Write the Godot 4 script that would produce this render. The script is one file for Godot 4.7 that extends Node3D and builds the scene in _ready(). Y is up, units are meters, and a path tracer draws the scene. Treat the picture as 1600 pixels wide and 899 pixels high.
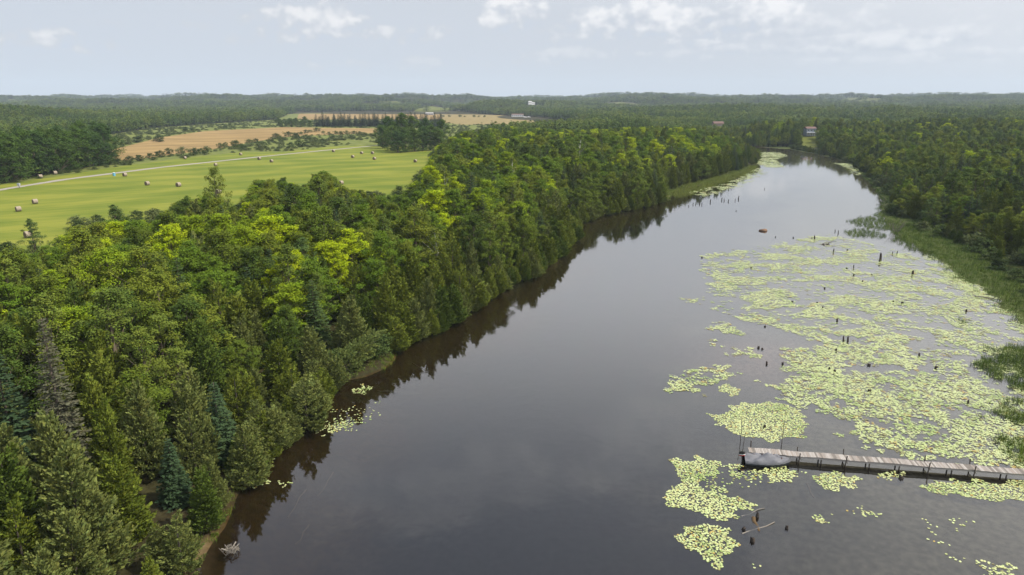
extends Node3D

# ---------------------------------------------------------------- geometry helper
class Geo:
	var v := PackedVector3Array()
	var n := PackedVector3Array()
	var c := PackedColorArray()
	var t := PackedVector2Array()
	var i := PackedInt32Array()
	var with_uv := false

	func leaf(p: Vector3, ax: Vector3, sd: Vector3, nn: Vector3, l: float, w: float, col: Color) -> void:
		var b := v.size()
		var m := p + ax * (l * 0.5)
		v.append(p)
		v.append(m + sd * (w * 0.5) - nn * (w * 0.12))
		v.append(p + ax * l)
		v.append(m - sd * (w * 0.5) - nn * (w * 0.12))
		for k in 4:
			n.append(nn)
			c.append(col)
		i.append_array([b, b + 1, b + 2, b, b + 2, b + 3])

	func blade(p: Vector3, tip: Vector3, w: float, nn: Vector3, col: Color) -> void:
		var b := v.size()
		var s := (tip - p).cross(nn).normalized() * w * 0.5
		v.append(p + s)
		v.append(p - s)
		v.append(tip)
		for k in 3:
			n.append(nn)
			c.append(col)
		i.append_array([b, b + 1, b + 2])

	func quad(a: Vector3, b: Vector3, d: Vector3, e: Vector3, col: Color) -> void:
		var o := v.size()
		var nn := (d - a).cross(b - a).normalized()
		v.append_array([a, b, d, e])
		for k in 4:
			n.append(nn)
			c.append(col)
		i.append_array([o, o + 1, o + 2, o, o + 2, o + 3])

	func tri(a: Vector3, b: Vector3, d: Vector3, col: Color) -> void:
		var o := v.size()
		var nn := (d - a).cross(b - a).normalized()
		v.append_array([a, b, d])
		for k in 3:
			n.append(nn)
			c.append(col)
		i.append_array([o, o + 1, o + 2])

	# a tapered round bar through points, radius per point
	func tube(ps: Array, rs: Array, k: int, col: Color, capped := true) -> void:
		var first := v.size()
		for j in ps.size():
			var d: Vector3 = (ps[min(j + 1, ps.size() - 1)] - ps[max(j - 1, 0)]).normalized()
			var s := d.cross(Vector3(0.31, 0.2, 0.93)).normalized()
			var u := s.cross(d)
			for q in k:
				var a := TAU * q / k
				var o := s * cos(a) + u * sin(a)
				v.append(ps[j] + o * rs[j])
				n.append(o)
				c.append(col)
		for j in ps.size() - 1:
			for q in k:
				var a0 := first + j * k + q
				var a1 := first + j * k + (q + 1) % k
				i.append_array([a0, a1, a0 + k, a1, a1 + k, a0 + k])
		if capped:
			for e in [0, ps.size() - 1]:
				var mid := v.size()
				var d: Vector3 = (ps[1] - ps[0]).normalized() * (-1.0 if e == 0 else 1.0)
				if e != 0:
					d = (ps[e] - ps[e - 1]).normalized()
				v.append(ps[e])
				n.append(d)
				c.append(col)
				var ring := v.size()
				for q in k:
					v.append(v[first + e * k + q])
					n.append(d)
					c.append(col)
				for q in k:
					if e != 0:
						i.append_array([mid, ring + q, ring + (q + 1) % k])
					else:
						i.append_array([mid, ring + (q + 1) % k, ring + q])

	# a box with chamfered edges is more than these small boards need: plain box, corners from a basis
	func box(at: Vector3, size: Vector3, col: Color, turn := Basis()) -> void:
		var h := size * 0.5
		var p := []
		for q in 8:
			p.append(at + turn * Vector3(h.x * (1 if q & 1 else -1), h.y * (1 if q & 2 else -1), h.z * (1 if q & 4 else -1)))
		quad(p[4], p[6], p[7], p[5], col)
		quad(p[1], p[3], p[2], p[0], col)
		quad(p[5], p[7], p[3], p[1], col)
		quad(p[0], p[2], p[6], p[4], col)
		quad(p[2], p[3], p[7], p[6], col)
		quad(p[0], p[4], p[5], p[1], col)

	func arrays() -> Array:
		var a := []
		a.resize(Mesh.ARRAY_MAX)
		a[Mesh.ARRAY_VERTEX] = v
		a[Mesh.ARRAY_NORMAL] = n
		a[Mesh.ARRAY_COLOR] = c
		if t.size() == v.size():
			a[Mesh.ARRAY_TEX_UV] = t
		a[Mesh.ARRAY_INDEX] = i
		return a

	func mesh(m: Material) -> ArrayMesh:
		var am := ArrayMesh.new()
		add_to(am, m)
		return am

	func add_to(am: ArrayMesh, m: Material) -> void:
		if v.size() == 0:
			return
		am.add_surface_from_arrays(Mesh.PRIMITIVE_TRIANGLES, arrays())
		am.surface_set_material(am.get_surface_count() - 1, m)


var rng := RandomNumberGenerator.new()
var soft := FastNoiseLite.new()
var rough := FastNoiseLite.new()
var M := {}
var used := {}
var left_x := PackedFloat32Array()
var right_x := PackedFloat32Array()
const D_MIN := -60
const D_END := 486.0
const TO_SUN := Vector3(0.60, 0.79, 0.10)
const EYE := Vector3(0, 32, 0)

func ss(a: float, b: float, x: float) -> float:
	return smoothstep(a, b, x)

func rf(a: float, b: float) -> float:
	return rng.randf_range(a, b)

func numbered(called: String) -> String:
	var k: int = used.get(called, 0)
	used[called] = k + 1
	return called if k == 0 else "%s_%03d" % [called, k]

func tag(o: Node, label: String, category := "", group := "", kind := "") -> Node:
	if label:
		o.set_meta("label", label)
	if category:
		o.set_meta("category", category)
	if group:
		o.set_meta("group", group)
	if kind:
		o.set_meta("kind", kind)
	return o

func thing(called: String, label: String, category: String, at := Vector3.ZERO, turn := 0.0, group := "") -> Node3D:
	var o := Node3D.new()
	o.name = numbered(called)
	add_child(o)
	o.position = at
	o.rotation.y = turn
	tag(o, label, category, group)
	return o

func part(called: String, mesh: Mesh, parent: Node, mat: Material = null) -> MeshInstance3D:
	var o := MeshInstance3D.new()
	o.name = called if parent != self else numbered(called)
	o.mesh = mesh
	if mat:
		o.material_override = mat
	parent.add_child(o, true)
	return o

func lin(r: float, g: float, b: float) -> Color:
	return Color(r, g, b).linear_to_srgb()

func noise_tex(freq: float, octaves: int, lo: Color, hi: Color, size := 512, normal := false, strength := 1.0, s := 1, mid := 0.5) -> NoiseTexture2D:
	var f := FastNoiseLite.new()
	f.seed = s
	f.noise_type = FastNoiseLite.TYPE_SIMPLEX_SMOOTH
	f.frequency = freq
	f.fractal_octaves = octaves
	var x := NoiseTexture2D.new()
	x.width = size
	x.height = size
	x.seamless = true
	x.noise = f
	if normal:
		x.as_normal_map = true
		x.bump_strength = strength
	else:
		var g := Gradient.new()
		g.set_color(0, lo)
		g.set_color(1, hi)
		if mid != 0.5:
			g.add_point(mid, lo.lerp(hi, 0.5))
		x.color_ramp = g
	return x

func plain(col: Color, rgh := 0.8, vertex := false, spec := 0.35) -> StandardMaterial3D:
	var m := StandardMaterial3D.new()
	m.albedo_color = col
	m.roughness = rgh
	m.metallic_specular = spec
	m.vertex_color_use_as_albedo = vertex
	return m

func grain(m: StandardMaterial3D, tex: Texture2D, scale: float) -> StandardMaterial3D:
	m.albedo_texture = tex
	m.uv1_triplanar = true
	m.uv1_world_triplanar = true
	m.uv1_scale = Vector3.ONE * scale
	return m

func leaf_material(col: Color, lit := 0.3) -> StandardMaterial3D:
	var m := plain(col, 0.65, true, 0.12)
	m.backlight_enabled = true
	m.backlight = Color(lit * 0.95, lit, lit * 0.55)
	return m

# ---------------------------------------------------------------- the lie of the land
func fill_shores() -> void:
	var a: Array = [Vector2(-21.5, 60), Vector2(-22.0, 0)] + LEFT_SHORE
	var b: Array = [Vector2(58, 60), Vector2(60, -20), Vector2(63, -52), Vector2(70, -75)] + RIGHT_SHORE
	left_x = table(a)
	right_x = table(b)

func table(p: Array) -> PackedFloat32Array:
	var out := PackedFloat32Array()
	for d in range(D_MIN, 491):
		var x: float = p[0].x
		for k in p.size() - 1:
			if d >= -p[k].y and d <= -p[k + 1].y:
				x = lerpf(p[k].x, p[k + 1].x, (d + p[k].y) / maxf(0.01, p[k].y - p[k + 1].y))
				break
			if k == p.size() - 2 and d > -p[k + 1].y:
				x = p[k + 1].x
		out.append(x)
	return out

func look(t: PackedFloat32Array, d: float) -> float:
	var q := clampf(d - D_MIN, 0.0, t.size() - 1.001)
	var k := int(q)
	return lerpf(t[k], t[k + 1], q - k)

func xl(d: float) -> float:
	var x := look(left_x, d)
	return lerpf(x, 170.0, ss(450, D_END, d)) + (soft.get_noise_2d(d * 9.0, 5.0) * 0.9 if d < 420 else 0.0)

func xr(d: float) -> float:
	var x := look(right_x, d)
	return lerpf(x, 176.0, ss(462, D_END, d)) + soft.get_noise_2d(d * 6.0, 400.0) * 1.6

func far_height(x: float, d: float) -> float:
	var h := ss(1350, 3300, d) * 20.0
	h += (soft.get_noise_2d(x * 0.055, d * 0.09) * 26.0 + (rough.get_noise_2d(x * 0.14, d * 0.14) + 0.25) * 18.0) * ss(1300, 2600, d)
	# the wooded rise beyond the hay field, the round wooded knoll, the rises that carry the two white houses
	h += 17.0 * exp(-(pow((x + 560) / 230.0, 2) + pow((d - 640) / 190.0, 2))) * (1.0 - ss(-540, -400, x))
	h += 14.0 * exp(-(pow((x + 38) / 62.0, 2) + pow((d - 1540) / 120.0, 2))) * ss(1410, 1500, d)
	h += 11.0 * exp(-(pow((x - 43) / 150.0, 2) + pow((d - 1730) / 160.0, 2)))
	h += 9.0 * exp(-(pow((x - 182) / 160.0, 2) + pow((d - 1930) / 170.0, 2)))
	h += 2.6 * exp(-(pow((x - 229) / 16.0, 2) + pow((d - 538) / 16.0, 2)))
	h += 8.0 * exp(-(pow((x - 330) / 160.0, 2) + pow((d - 1150) / 170.0, 2)))
	return h

func ground(x: float, z: float) -> float:
	var d := -z
	var l := xl(d)
	var r := xr(d)
	var h := 0.0
	if d < D_END and x > l and x < r:
		var a := x - l
		var b := r - x
		return -minf(2.6, minf(0.05 + a * 0.42, 0.05 + ss(0, 10, b) * 0.55 + maxf(0, b - 34) * 0.05))
	if d >= D_END and x > l and x < r:
		h = 0.3
	elif x <= l:
		var s := l - x
		if d > 225 and d < 345:
			s = maxf(s * 0.1, s - 7.0)
		h = 0.05 + 0.4 * ss(0, 1.6, s) + 4.55 * ss(2, 58, s)
	else:
		var s := x - r
		h = 0.06 + 0.3 * ss(0, 14, s) + 4.2 * ss(10, 150, s) + maxf(0.0, rough.get_noise_2d(x * 0.5, z * 0.5) + 0.3) * 9.0 * ss(60, 320, s) * ss(130, 320, d)
	h = maxf(h, 5.0 * ss(D_END, 560, d))
	if d > 300:
		h += far_height(x, d)
	return h

func build_terrain() -> void:
	var rows := []
	var d := -58.0
	while d < 130: rows.append(d); d += 2.0
	while d < 300: rows.append(d); d += 4.0
	while d < 520: rows.append(d); d += 8.0
	while d < 1400: rows.append(d); d += 24.0
	while d < 7500: rows.append(d); d *= 1.06
	var off := [0.0, 0.25, 0.6, 1.0, 1.6, 2.5, 4.0, 6.0, 9.0, 13.0, 18.0, 24.0, 31.0, 40.0, 50.0, 62.0]
	while off[-1] < 1500: off.append(off[-1] + 26.0)
	while off[-1] < 6000: off.append(off[-1] * 1.13)
	var inl := [0.3, 0.7, 1.2, 2.0, 3.0, 4.5, 6.5, 9.0]
	var g := Geo.new()
	var count := 0
	for q in rows:
		var l := xl(q)
		var r := xr(q)
		var w := maxf(r - l, 0.5)
		var xs := PackedFloat32Array()
		for k in range(off.size() - 1, -1, -1): xs.append(l - off[k])
		var reach := minf(1.0, w / 22.0)
		for k in inl: xs.append(l + k * reach)
		for k in 14: xs.append(lerpf(l + 9.0 * reach, r - 9.0 * reach, (k + 1) / 15.0))
		for k in range(inl.size() - 1, -1, -1): xs.append(r - inl[k] * reach)
		for k in off.size(): xs.append(r + off[k])
		count = xs.size()
		for x in xs:
			g.v.append(Vector3(x, ground(x, -q), -q))
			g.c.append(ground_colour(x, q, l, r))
			g.n.append(Vector3.UP)
	for j in rows.size() - 1:
		for k in count - 1:
			var a := j * count + k
			g.i.append_array([a, a + count, a + 1, a + 1, a + count, a + count + 1])
	for j in range(1, rows.size() - 1):
		for k in range(1, count - 1):
			var a := j * count + k
			var s := (g.v[a + 1] - g.v[a - 1]).cross(g.v[a + count] - g.v[a - count])
			g.n[a] = s.normalized() * signf(s.y)
	var m := plain(Color.WHITE, 0.95, true, 0.2)
	grain(m, noise_tex(0.02, 5, Color(0.62, 0.6, 0.58), Color(1, 1, 1), 512, false, 1.0, 4), 0.11)
	tag(part("ground", g.mesh(m), self), "", "", "", "structure")

func ground_colour(x: float, d: float, l: float, r: float) -> Color:
	var mess := soft.get_noise_2d(x * 3.0, d * 3.0)
	if x > l - 0.9 and x < r and d < D_END:
		var a := x - l + mess * 2.0
		var b := r - x
		var sand := Color(0.26, 0.18, 0.10)
		var brown := Color(0.058, 0.033, 0.010)
		var depth_dark := Color(0.022, 0.021, 0.020)  # deep channel bed painted dark, in place of light absorbed by the water depth
		var silt := Color(0.22, 0.21, 0.145)
		var beach := ss(0.18, 0.5, soft.get_noise_2d(d * 5.0, 900.0) + (0.22 if d < 50 else (-1.0 if d < 96 else 0.0))) * 0.5
		var c := Color(0.045, 0.045, 0.022).lerp(sand, beach).lerp(brown, ss(-0.3, 1.3, a))
		c = c.lerp(depth_dark, ss(4, 15, a + mess * 5.0))
		# the silt shelf under the lily bed
		var shelf := 46.0 - ss(60, 220, d) * 12.0
		c = c.lerp(silt, (1.0 - ss(shelf - 13, shelf + 7, b + mess * 9.0)) * ss(4, 14, x - l))
		var pink := exp(-(pow((x - 33) / 7.0, 2) + pow((d - 84) / 8.0, 2)))
		return c.lerp(Color(0.34, 0.22, 0.18), pink * 0.8)
	if x >= r:
		var s := x - r
		if d > 1250 and soft.get_noise_2d(x * 0.22, -d * 0.22) > 0.31: return Color(0.15, 0.17, 0.05)
		return Color(0.075, 0.10, 0.028).lerp(Color(0.045, 0.045, 0.02), ss(8, 26, s + mess * 6))
	if d > 1250 and soft.get_noise_2d(x * 0.22, -d * 0.22) > 0.31: return Color(0.15, 0.17, 0.05)
	return Color(0.055, 0.06, 0.022).lerp(Color(0.045, 0.035, 0.02), 0.5 + 0.5 * mess)

func sheet(called: String, poly: Array, y: float, m: Material) -> Node:
	var g := Geo.new()
	var p := PackedVector2Array(poly)
	var ids := Geometry2D.triangulate_polygon(p)
	for q in p:
		g.v.append(Vector3(q.x, y, q.y))
		g.n.append(Vector3.UP)
		g.c.append(Color.WHITE)
		g.t.append(Vector2(q.x * 0.86 - q.y * 0.5, q.x * 0.5 + q.y * 0.86))
	for k in range(0, ids.size(), 3):
		var a := p[ids[k]]
		var b := p[ids[k + 1]]
		var c := p[ids[k + 2]]
		if (b - a).cross(c - a) > 0:
			g.i.append_array([ids[k], ids[k + 1], ids[k + 2]])
		else:
			g.i.append_array([ids[k], ids[k + 2], ids[k + 1]])
	return tag(part(called, g.mesh(m), self), "", "", "", "structure")

# a sheet that follows rolling ground
func drape(called: String, poly: Array, cell: float, lift: float, m: Material) -> Node:
	var g := Geo.new()
	var p := PackedVector2Array(poly)
	var lo := p[0]
	var hi := p[0]
	for q in p:
		lo = lo.min(q)
		hi = hi.max(q)
	var x := lo.x
	while x < hi.x:
		var z := lo.y
		while z < hi.y:
			var sq := PackedVector2Array([Vector2(x, z), Vector2(x + cell, z), Vector2(x + cell, z + cell), Vector2(x, z + cell)])
			for piece in Geometry2D.intersect_polygons(p, sq):
				var ids := Geometry2D.triangulate_polygon(piece)
				for k in range(0, ids.size(), 3):
					var w := []
					for e in 3:
						var q: Vector2 = piece[ids[k + e]]
						w.append(Vector3(q.x, ground(q.x, q.y) + lift, q.y))
					if (w[1] - w[0]).cross(w[2] - w[0]).y > 0:
						g.tri(w[0], w[2], w[1], Color.WHITE)
					else:
						g.tri(w[0], w[1], w[2], Color.WHITE)
			z += cell
		x += cell
	return tag(part(called, g.mesh(m), self), "", "", "", "structure")

# mown or harvested rows: bands of stalk colour with fine streaks along them
func rows_texture(a: Color, b: Color, bands: int, streak: float, s: int) -> ImageTexture:
	var im := Image.create(512, 512, false, Image.FORMAT_RGB8)
	var f := FastNoiseLite.new()
	f.seed = s
	f.frequency = 0.02
	for y in 512:
		var wob := 0.0
		for x in 512:
			# repeat cleanly: noise sampled on two circles
			var u := TAU * x / 512.0
			var w := TAU * y / 512.0
			if x % 8 == 0:
				wob = f.get_noise_3d(cos(u) * 60.0, sin(u) * 60.0, cos(w) * 25.0) * 0.12
			var band := 0.5 + 0.5 * sin(TAU * bands * (y / 512.0 + wob * 0.05))
			var fine := f.get_noise_3d(cos(u) * 45.0 + 300.0, sin(u) * 45.0 + sin(w) * 700.0, cos(w) * 700.0)
			var patch := f.get_noise_3d(cos(u) * 28.0 + 90.0, sin(u) * 28.0 + sin(w) * 28.0, cos(w) * 28.0)
			var k := clampf(0.5 + (band - 0.5) * streak + fine * 0.7 + patch * 0.9, 0, 1)
			im.set_pixel(x, y, a.lerp(b, k))
	return ImageTexture.create_from_image(im)

func build_fields() -> void:
	var hay := plain(Color.WHITE, 0.9, false, 0.2)
	hay.albedo_texture = rows_texture(lin(0.088, 0.122, 0.014), lin(0.172, 0.184, 0.028), 6, 0.42, 3)
	hay.uv1_scale = Vector3(0.008, 0.009, 1)
	var stub := plain(Color.WHITE, 0.95, false, 0.2)
	stub.albedo_texture = rows_texture(lin(0.155, 0.108, 0.046), lin(0.275, 0.192, 0.082), 9, 0.6, 8)
	stub.uv1_scale = Vector3(0.006, 0.012, 1)
	var meadow := plain(Color.WHITE, 0.95, false, 0.2)
	grain(meadow, noise_tex(0.016, 6, lin(0.070, 0.096, 0.022), lin(0.165, 0.175, 0.050), 512, false, 1.0, 11), 0.012)
	var pasture := plain(Color.WHITE, 0.95, false, 0.2)
	grain(pasture, noise_tex(0.02, 5, lin(0.155, 0.125, 0.053), lin(0.24, 0.19, 0.09), 512, false, 1.0, 12), 0.006)
	sheet("meadow", FIELDS.meadow, 5.02, meadow)
	sheet("hay_field", FIELDS.hay, 5.05, hay)
	sheet("stubble_field", FIELDS.stubble, 5.06, stub)
	sheet("stubble_field", FIELDS.strip, 5.06, stub)
	sheet("pasture_field", FIELDS.pasture, 5.06, pasture)
	sheet("pasture_field", FIELDS.plain, 5.06, pasture)
	var lawn := plain(Color.WHITE, 0.95, false, 0.2)
	grain(lawn, noise_tex(0.02, 5, lin(0.070, 0.095, 0.018), lin(0.14, 0.14, 0.03), 512, false, 1.0, 15), 0.05)
	drape("house_lawn", [Vector2(196, -476), Vector2(212, -470), Vector2(226, -484), Vector2(246, -520), Vector2(246, -536), Vector2(214, -536), Vector2(200, -505)], 8.0, 0.25, lawn)
	drape("hill_field", [Vector2(-225, -1620), Vector2(-90, -1620), Vector2(-110, -2050), Vector2(-260, -2080)], 40.0, 1.4, lawn)
	# the gravel road
	var gravel := plain(Color.WHITE, 0.95, false, 0.2)
	grain(gravel, noise_tex(0.05, 5, lin(0.19, 0.175, 0.15), lin(0.33, 0.31, 0.28), 512, false, 1.0, 13), 0.12)
	var g := Geo.new()
	for k in ROAD.size() - 1:
		var a: Vector2 = ROAD[k]
		var b: Vector2 = ROAD[k + 1]
		for q in 12:
			g.t.append(Vector2.ZERO)
		var steps := 12
		for j in steps:
			var p0 := a.lerp(b, float(j) / steps)
			var p1 := a.lerp(b, float(j + 1) / steps)
			var s := (b - a).normalized().orthogonal()
			var w0 := 1.7 + soft.get_noise_2d(p0.x * 9, p0.y * 9) * 0.5
			var w1 := 1.7 + soft.get_noise_2d(p1.x * 9, p1.y * 9) * 0.5
			var q := [p0 + s * w0, p1 + s * w1, p1 - s * w1, p0 - s * w0]
			var up := []
			for e in q: up.append(Vector3(e.x, 5.09, e.y))
			if (up[1] - up[0]).cross(up[2] - up[0]).y > 0:
				g.quad(up[3], up[2], up[1], up[0], Color.WHITE)
			else:
				g.quad(up[0], up[1], up[2], up[3], Color.WHITE)
	g.t.clear()
	tag(part("gravel_road", g.mesh(gravel), self), "", "", "", "structure")
	# a ridge far beyond the farmland
	var h := Geo.new()
	for k in 60:
		var u := k / 59.0
		var x := lerpf(-2150, -1120, u)
		var y := 46.0 * pow(sin(PI * u), 0.7) * (0.72 + 0.25 * rough.get_noise_2d(x * 0.2, 3.0)) + 22.0
		for e in [[-600.0, 0.0], [0.0, y], [900.0, 0.0]]:
			h.v.append(Vector3(x, e[1], -4900.0 - e[0]))
			h.n.append(Vector3.UP)
			h.c.append(Color(0.035, 0.05, 0.02))
	for k in 59:
		for e in 2:
			var a := k * 3 + e
			h.i.append_array([a, a + 1, a + 3, a + 3, a + 1, a + 4])
	tag(part("hills", h.mesh(plain(Color.WHITE, 0.95, true, 0.1)), self), "", "", "", "structure")

func build_water() -> void:
	var m := StandardMaterial3D.new()
	m.transparency = BaseMaterial3D.TRANSPARENCY_ALPHA
	var murk := lin(0.0030, 0.0022, 0.0014)
	murk.a = 0.55
	m.albedo_color = murk
	m.roughness = 0.04
	m.metallic_specular = 0.46
	m.clearcoat_enabled = true
	m.clearcoat = 1.0
	m.clearcoat_roughness = 0.04
	m.normal_enabled = true
	m.normal_texture = noise_tex(0.012, 4, Color.BLACK, Color.WHITE, 512, true, 6.0, 21)
	m.normal_scale = 0.045
	m.uv1_triplanar = true
	m.uv1_world_triplanar = true
	m.uv1_scale = Vector3(0.075, 0.075, 0.075)
	var g := Geo.new()
	g.quad(Vector3(-90, 0, 58), Vector3(-90, 0, -486), Vector3(260, 0, -486), Vector3(260, 0, 58), Color.WHITE)
	tag(part("river", g.mesh(m), self), "", "", "", "structure")

# ---------------------------------------------------------------- sky
func sky_colour(az: float, el: float, fine: bool) -> Color:
	var d := Vector3(sin(az) * cos(el), sin(el), -cos(az) * cos(el))
	var gamma := rad_to_deg(acos(clampf(d.dot(TO_SUN.normalized()), -1, 1)))
	var e := maxf(0.0, rad_to_deg(el))
	var c := Vector3(0.385, 0.435, 0.51).lerp(Vector3(0.84, 0.88, 0.95), ss(5, 18, e)).lerp(Vector3(0.29, 0.38, 0.55), ss(19, 38, e))
	c += Vector3(2.6, 2.36, 2.08) * exp(-gamma / 31.0)
	# cumulus: those over the far shore first, then a broken field of the same kind all round
	var deg := rad_to_deg(az)
	var wob := rough.get_noise_3d(deg * 9.0, e * 16.0, 3.0)
	var fluff := rough.get_noise_3d(deg * 30.0, e * 46.0, 9.0)
	var cover := 0.0
	var tone := 0.0
	if absf(deg) < 48 and e < 14:
		for k in CLOUDS:
			var dx: float = (deg - k[0]) / (k[2] * 1.35)
			if absf(dx) > 1.9: continue
			var dy: float = (e - k[1]) / (k[3] * 1.35)
			if dy > 2.2 or dy < -2.0: continue
			var base := dy * 1.25 if dy > -0.35 else dy * 2.4 + 0.4
			var q := 1.0 - sqrt(dx * dx + base * base) + wob * 0.75 + fluff * 0.5
			var a: float = ss(-0.08, 0.55, q) * k[4]
			if a > cover:
				tone = clampf(0.5 + dy * 0.6 + fluff * 0.8 + wob * 0.4, 0, 1)
				cover = a
	var amt := soft.get_noise_3d(deg * 1.6, e * 5.0, 40.0)
	var other := ss(0.12, 0.5, amt + wob * 0.3 + fluff * 0.15) * 0.4 * ss(0.5, 4.0, e)
	if absf(deg) < 48 and e < 14:
		other *= 0.6
	if other > cover:
		cover = other
		tone = clampf(0.55 + wob * 0.4 + fluff * 0.3, 0, 1)
	var top := Vector3(0.72, 0.72, 0.735).lerp(Vector3(1.3, 1.3, 1.32), ss(6, 24, e)) + Vector3.ONE * 0.9 * exp(-gamma / 40.0)
	var low := c * Vector3(0.76, 0.80, 0.85)
	c = c.lerp(low.lerp(top, tone), cover)
	return Color(c.x * 0.4, c.y * 0.4, c.z * 0.4)

func sky_image() -> Image:
	var w := 4096
	var small := Image.create(512, 256, false, Image.FORMAT_RGB8)
	for y in 256:
		var el := PI * (0.5 - (y + 0.5) / 256.0)
		for x in 512:
			var az := wrapf(TAU * (x + 0.5) / 512.0 + PI, -PI, PI)
			small.set_pixel(x, y, sky_colour(az, maxf(el, 0.0), false).linear_to_srgb())
	small.resize(w, w / 2, Image.INTERPOLATE_CUBIC)
	# fine rows just above the horizon, where one looks
	var hi := w / 4
	var rows := 150
	var bytes := PackedByteArray()
	bytes.resize(w * rows * 3)
	var q := 0
	for y in rows:
		var el := PI * (0.5 - (hi - rows + y + 0.5) / (w / 2.0))
		for x in w:
			var az := wrapf(TAU * (x + 0.5) / w + PI, -PI, PI)
			if absf(az) > 0.86 and x % 4 != 0:
				bytes[q] = bytes[q - 3]
				bytes[q + 1] = bytes[q - 2]
				bytes[q + 2] = bytes[q - 1]
				q += 3
				continue
			var c := sky_colour(az, el, true).linear_to_srgb()
			var dith := rng.randf()
			bytes[q] = int(c.r * 255.0 + dith)
			bytes[q + 1] = int(c.g * 255.0 + dith)
			bytes[q + 2] = int(c.b * 255.0 + dith)
			q += 3
	var band := Image.create_from_data(w, rows, false, Image.FORMAT_RGB8, bytes)
	small.blit_rect(band, Rect2i(0, 0, w, rows), Vector2i(0, hi - rows))
	return small

# ---------------------------------------------------------------- trees
func rv() -> Vector3:
	return Vector3(rng.randf() * 2 - 1, rng.randf() * 2 - 1, rng.randf() * 2 - 1)

func unit() -> Vector3:
	var a := rng.randf() * TAU
	var y := rng.randf() * 2 - 1
	var r := sqrt(1 - y * y)
	return Vector3(cos(a) * r, y, sin(a) * r)

func shade(lo: float, hi: float, warm := 0.12) -> Color:
	var k := rng.randf_range(lo, hi)
	var w := rng.randf_range(-warm, warm)
	return Color(k * (1.0 + w), k, k * (1.0 - w))

# leaves spread through a flattened ball, facing mostly out and up
func blob(g: Geo, at: Vector3, rx: float, ry: float, count: int, size: float, up: float, tone: Color) -> void:
	for k in count:
		var d := unit()
		if d.y < -0.15 and rng.randf() < 0.65:
			d.y = -d.y
		var r := pow(rng.randf(), 0.42) * (0.86 + 0.3 * rng.randf()) * (1.0 if rng.randf() < 0.85 else rng.randf_range(1.1, 1.5))
		var p := at + Vector3(d.x * rx, d.y * ry, d.z * rx) * r
		var nn := (d * 0.75 + rv() * 0.6 + Vector3(0, up, 0)).normalized()
		var ax := nn.cross(rv()).normalized()
		var s := size * rng.randf_range(0.65, 1.3)
		g.leaf(p, ax, nn.cross(ax), nn, s, s * 0.66, tone * shade(0.6, 1.35))

# style: pads (how many), flat (their height over width), profile of the crown
func broadleaf(s: int, H: float, R: float, base: float, pads: int, leaves: int, size: float, flat: float, loose: float, top: float, birch := false, pad := 1.0) -> Array:
	rng.seed = s
	var g := Geo.new()
	var w := Geo.new()
	var bark := Color(0.62, 0.60, 0.56) if birch else Color(0.16, 0.13, 0.10)
	var lean := Vector3(rf(-0.5, 0.5), 0, rf(-0.5, 0.5))
	var spine := func(t: float) -> Vector3: return Vector3(0, H * t, 0) + lean * t * t
	w.tube([Vector3(0, -0.6, 0), spine.call(0.15), spine.call(0.4), spine.call(0.7), spine.call(0.93)], [0.018 * H, 0.014 * H, 0.011 * H, 0.006 * H, 0.002 * H], 6, bark)
	var ch := H * (1.0 - base)
	var angle := rf(0, TAU)
	for k in pads:
		var t := pow((k + 0.5) / pads, 0.8)
		angle += 2.399 + rf(-0.5, 0.5)
		var env := R * pow(sin(PI * clampf(lerpf(0.16, 0.97, pow(t, top)), 0, 1)), 0.75)
		var r := env * (1.0 if rng.randf() < 0.72 else rf(0.25, 0.7)) * rf(0.75 - loose * 0.3, 1.0 + loose * 0.35) - R * 0.16
		if k >= pads - 2:
			r = R * rf(0.0, 0.15)
		r = maxf(r, 0.0)
		var c: Vector3 = spine.call(base + (1.0 - base) * t * 0.93) + Vector3(cos(angle) * r, rf(-0.25, 0.25), sin(angle) * r)
		var pr := R * (0.17 + 0.33 * pow(rng.randf(), 1.3)) * (1.0 - 0.3 * t) * pad
		var k0 := shade(0.78, 1.2, 0.1)
		var subs := 6
		for j in subs:
			var o := Vector3(cos(angle + j * 1.7), rf(-0.8, 0.8), sin(angle + j * 1.7)) * pr * rf(0.3, 0.95)
			o.y *= flat
			blob(g, c + o, pr * rf(0.38, 0.72), pr * flat * rf(0.5, 1.0), int(leaves * 0.17 * clampf(pr / (R * 0.3 * pad), 0.5, 1.6)), size, 0.7, k0)
		var from: Vector3 = spine.call(maxf(base * 0.7, base + (1.0 - base) * t * 0.93 - 0.16 - 0.05 * r))
		w.tube([from, from.lerp(c, 0.5) + Vector3(0, 0.12 * r, 0), c], [0.0075 * H * (1.1 - t), 0.005 * H * (1.1 - t), 0.0015 * H], 4, bark, false)
	return [w, g]

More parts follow.
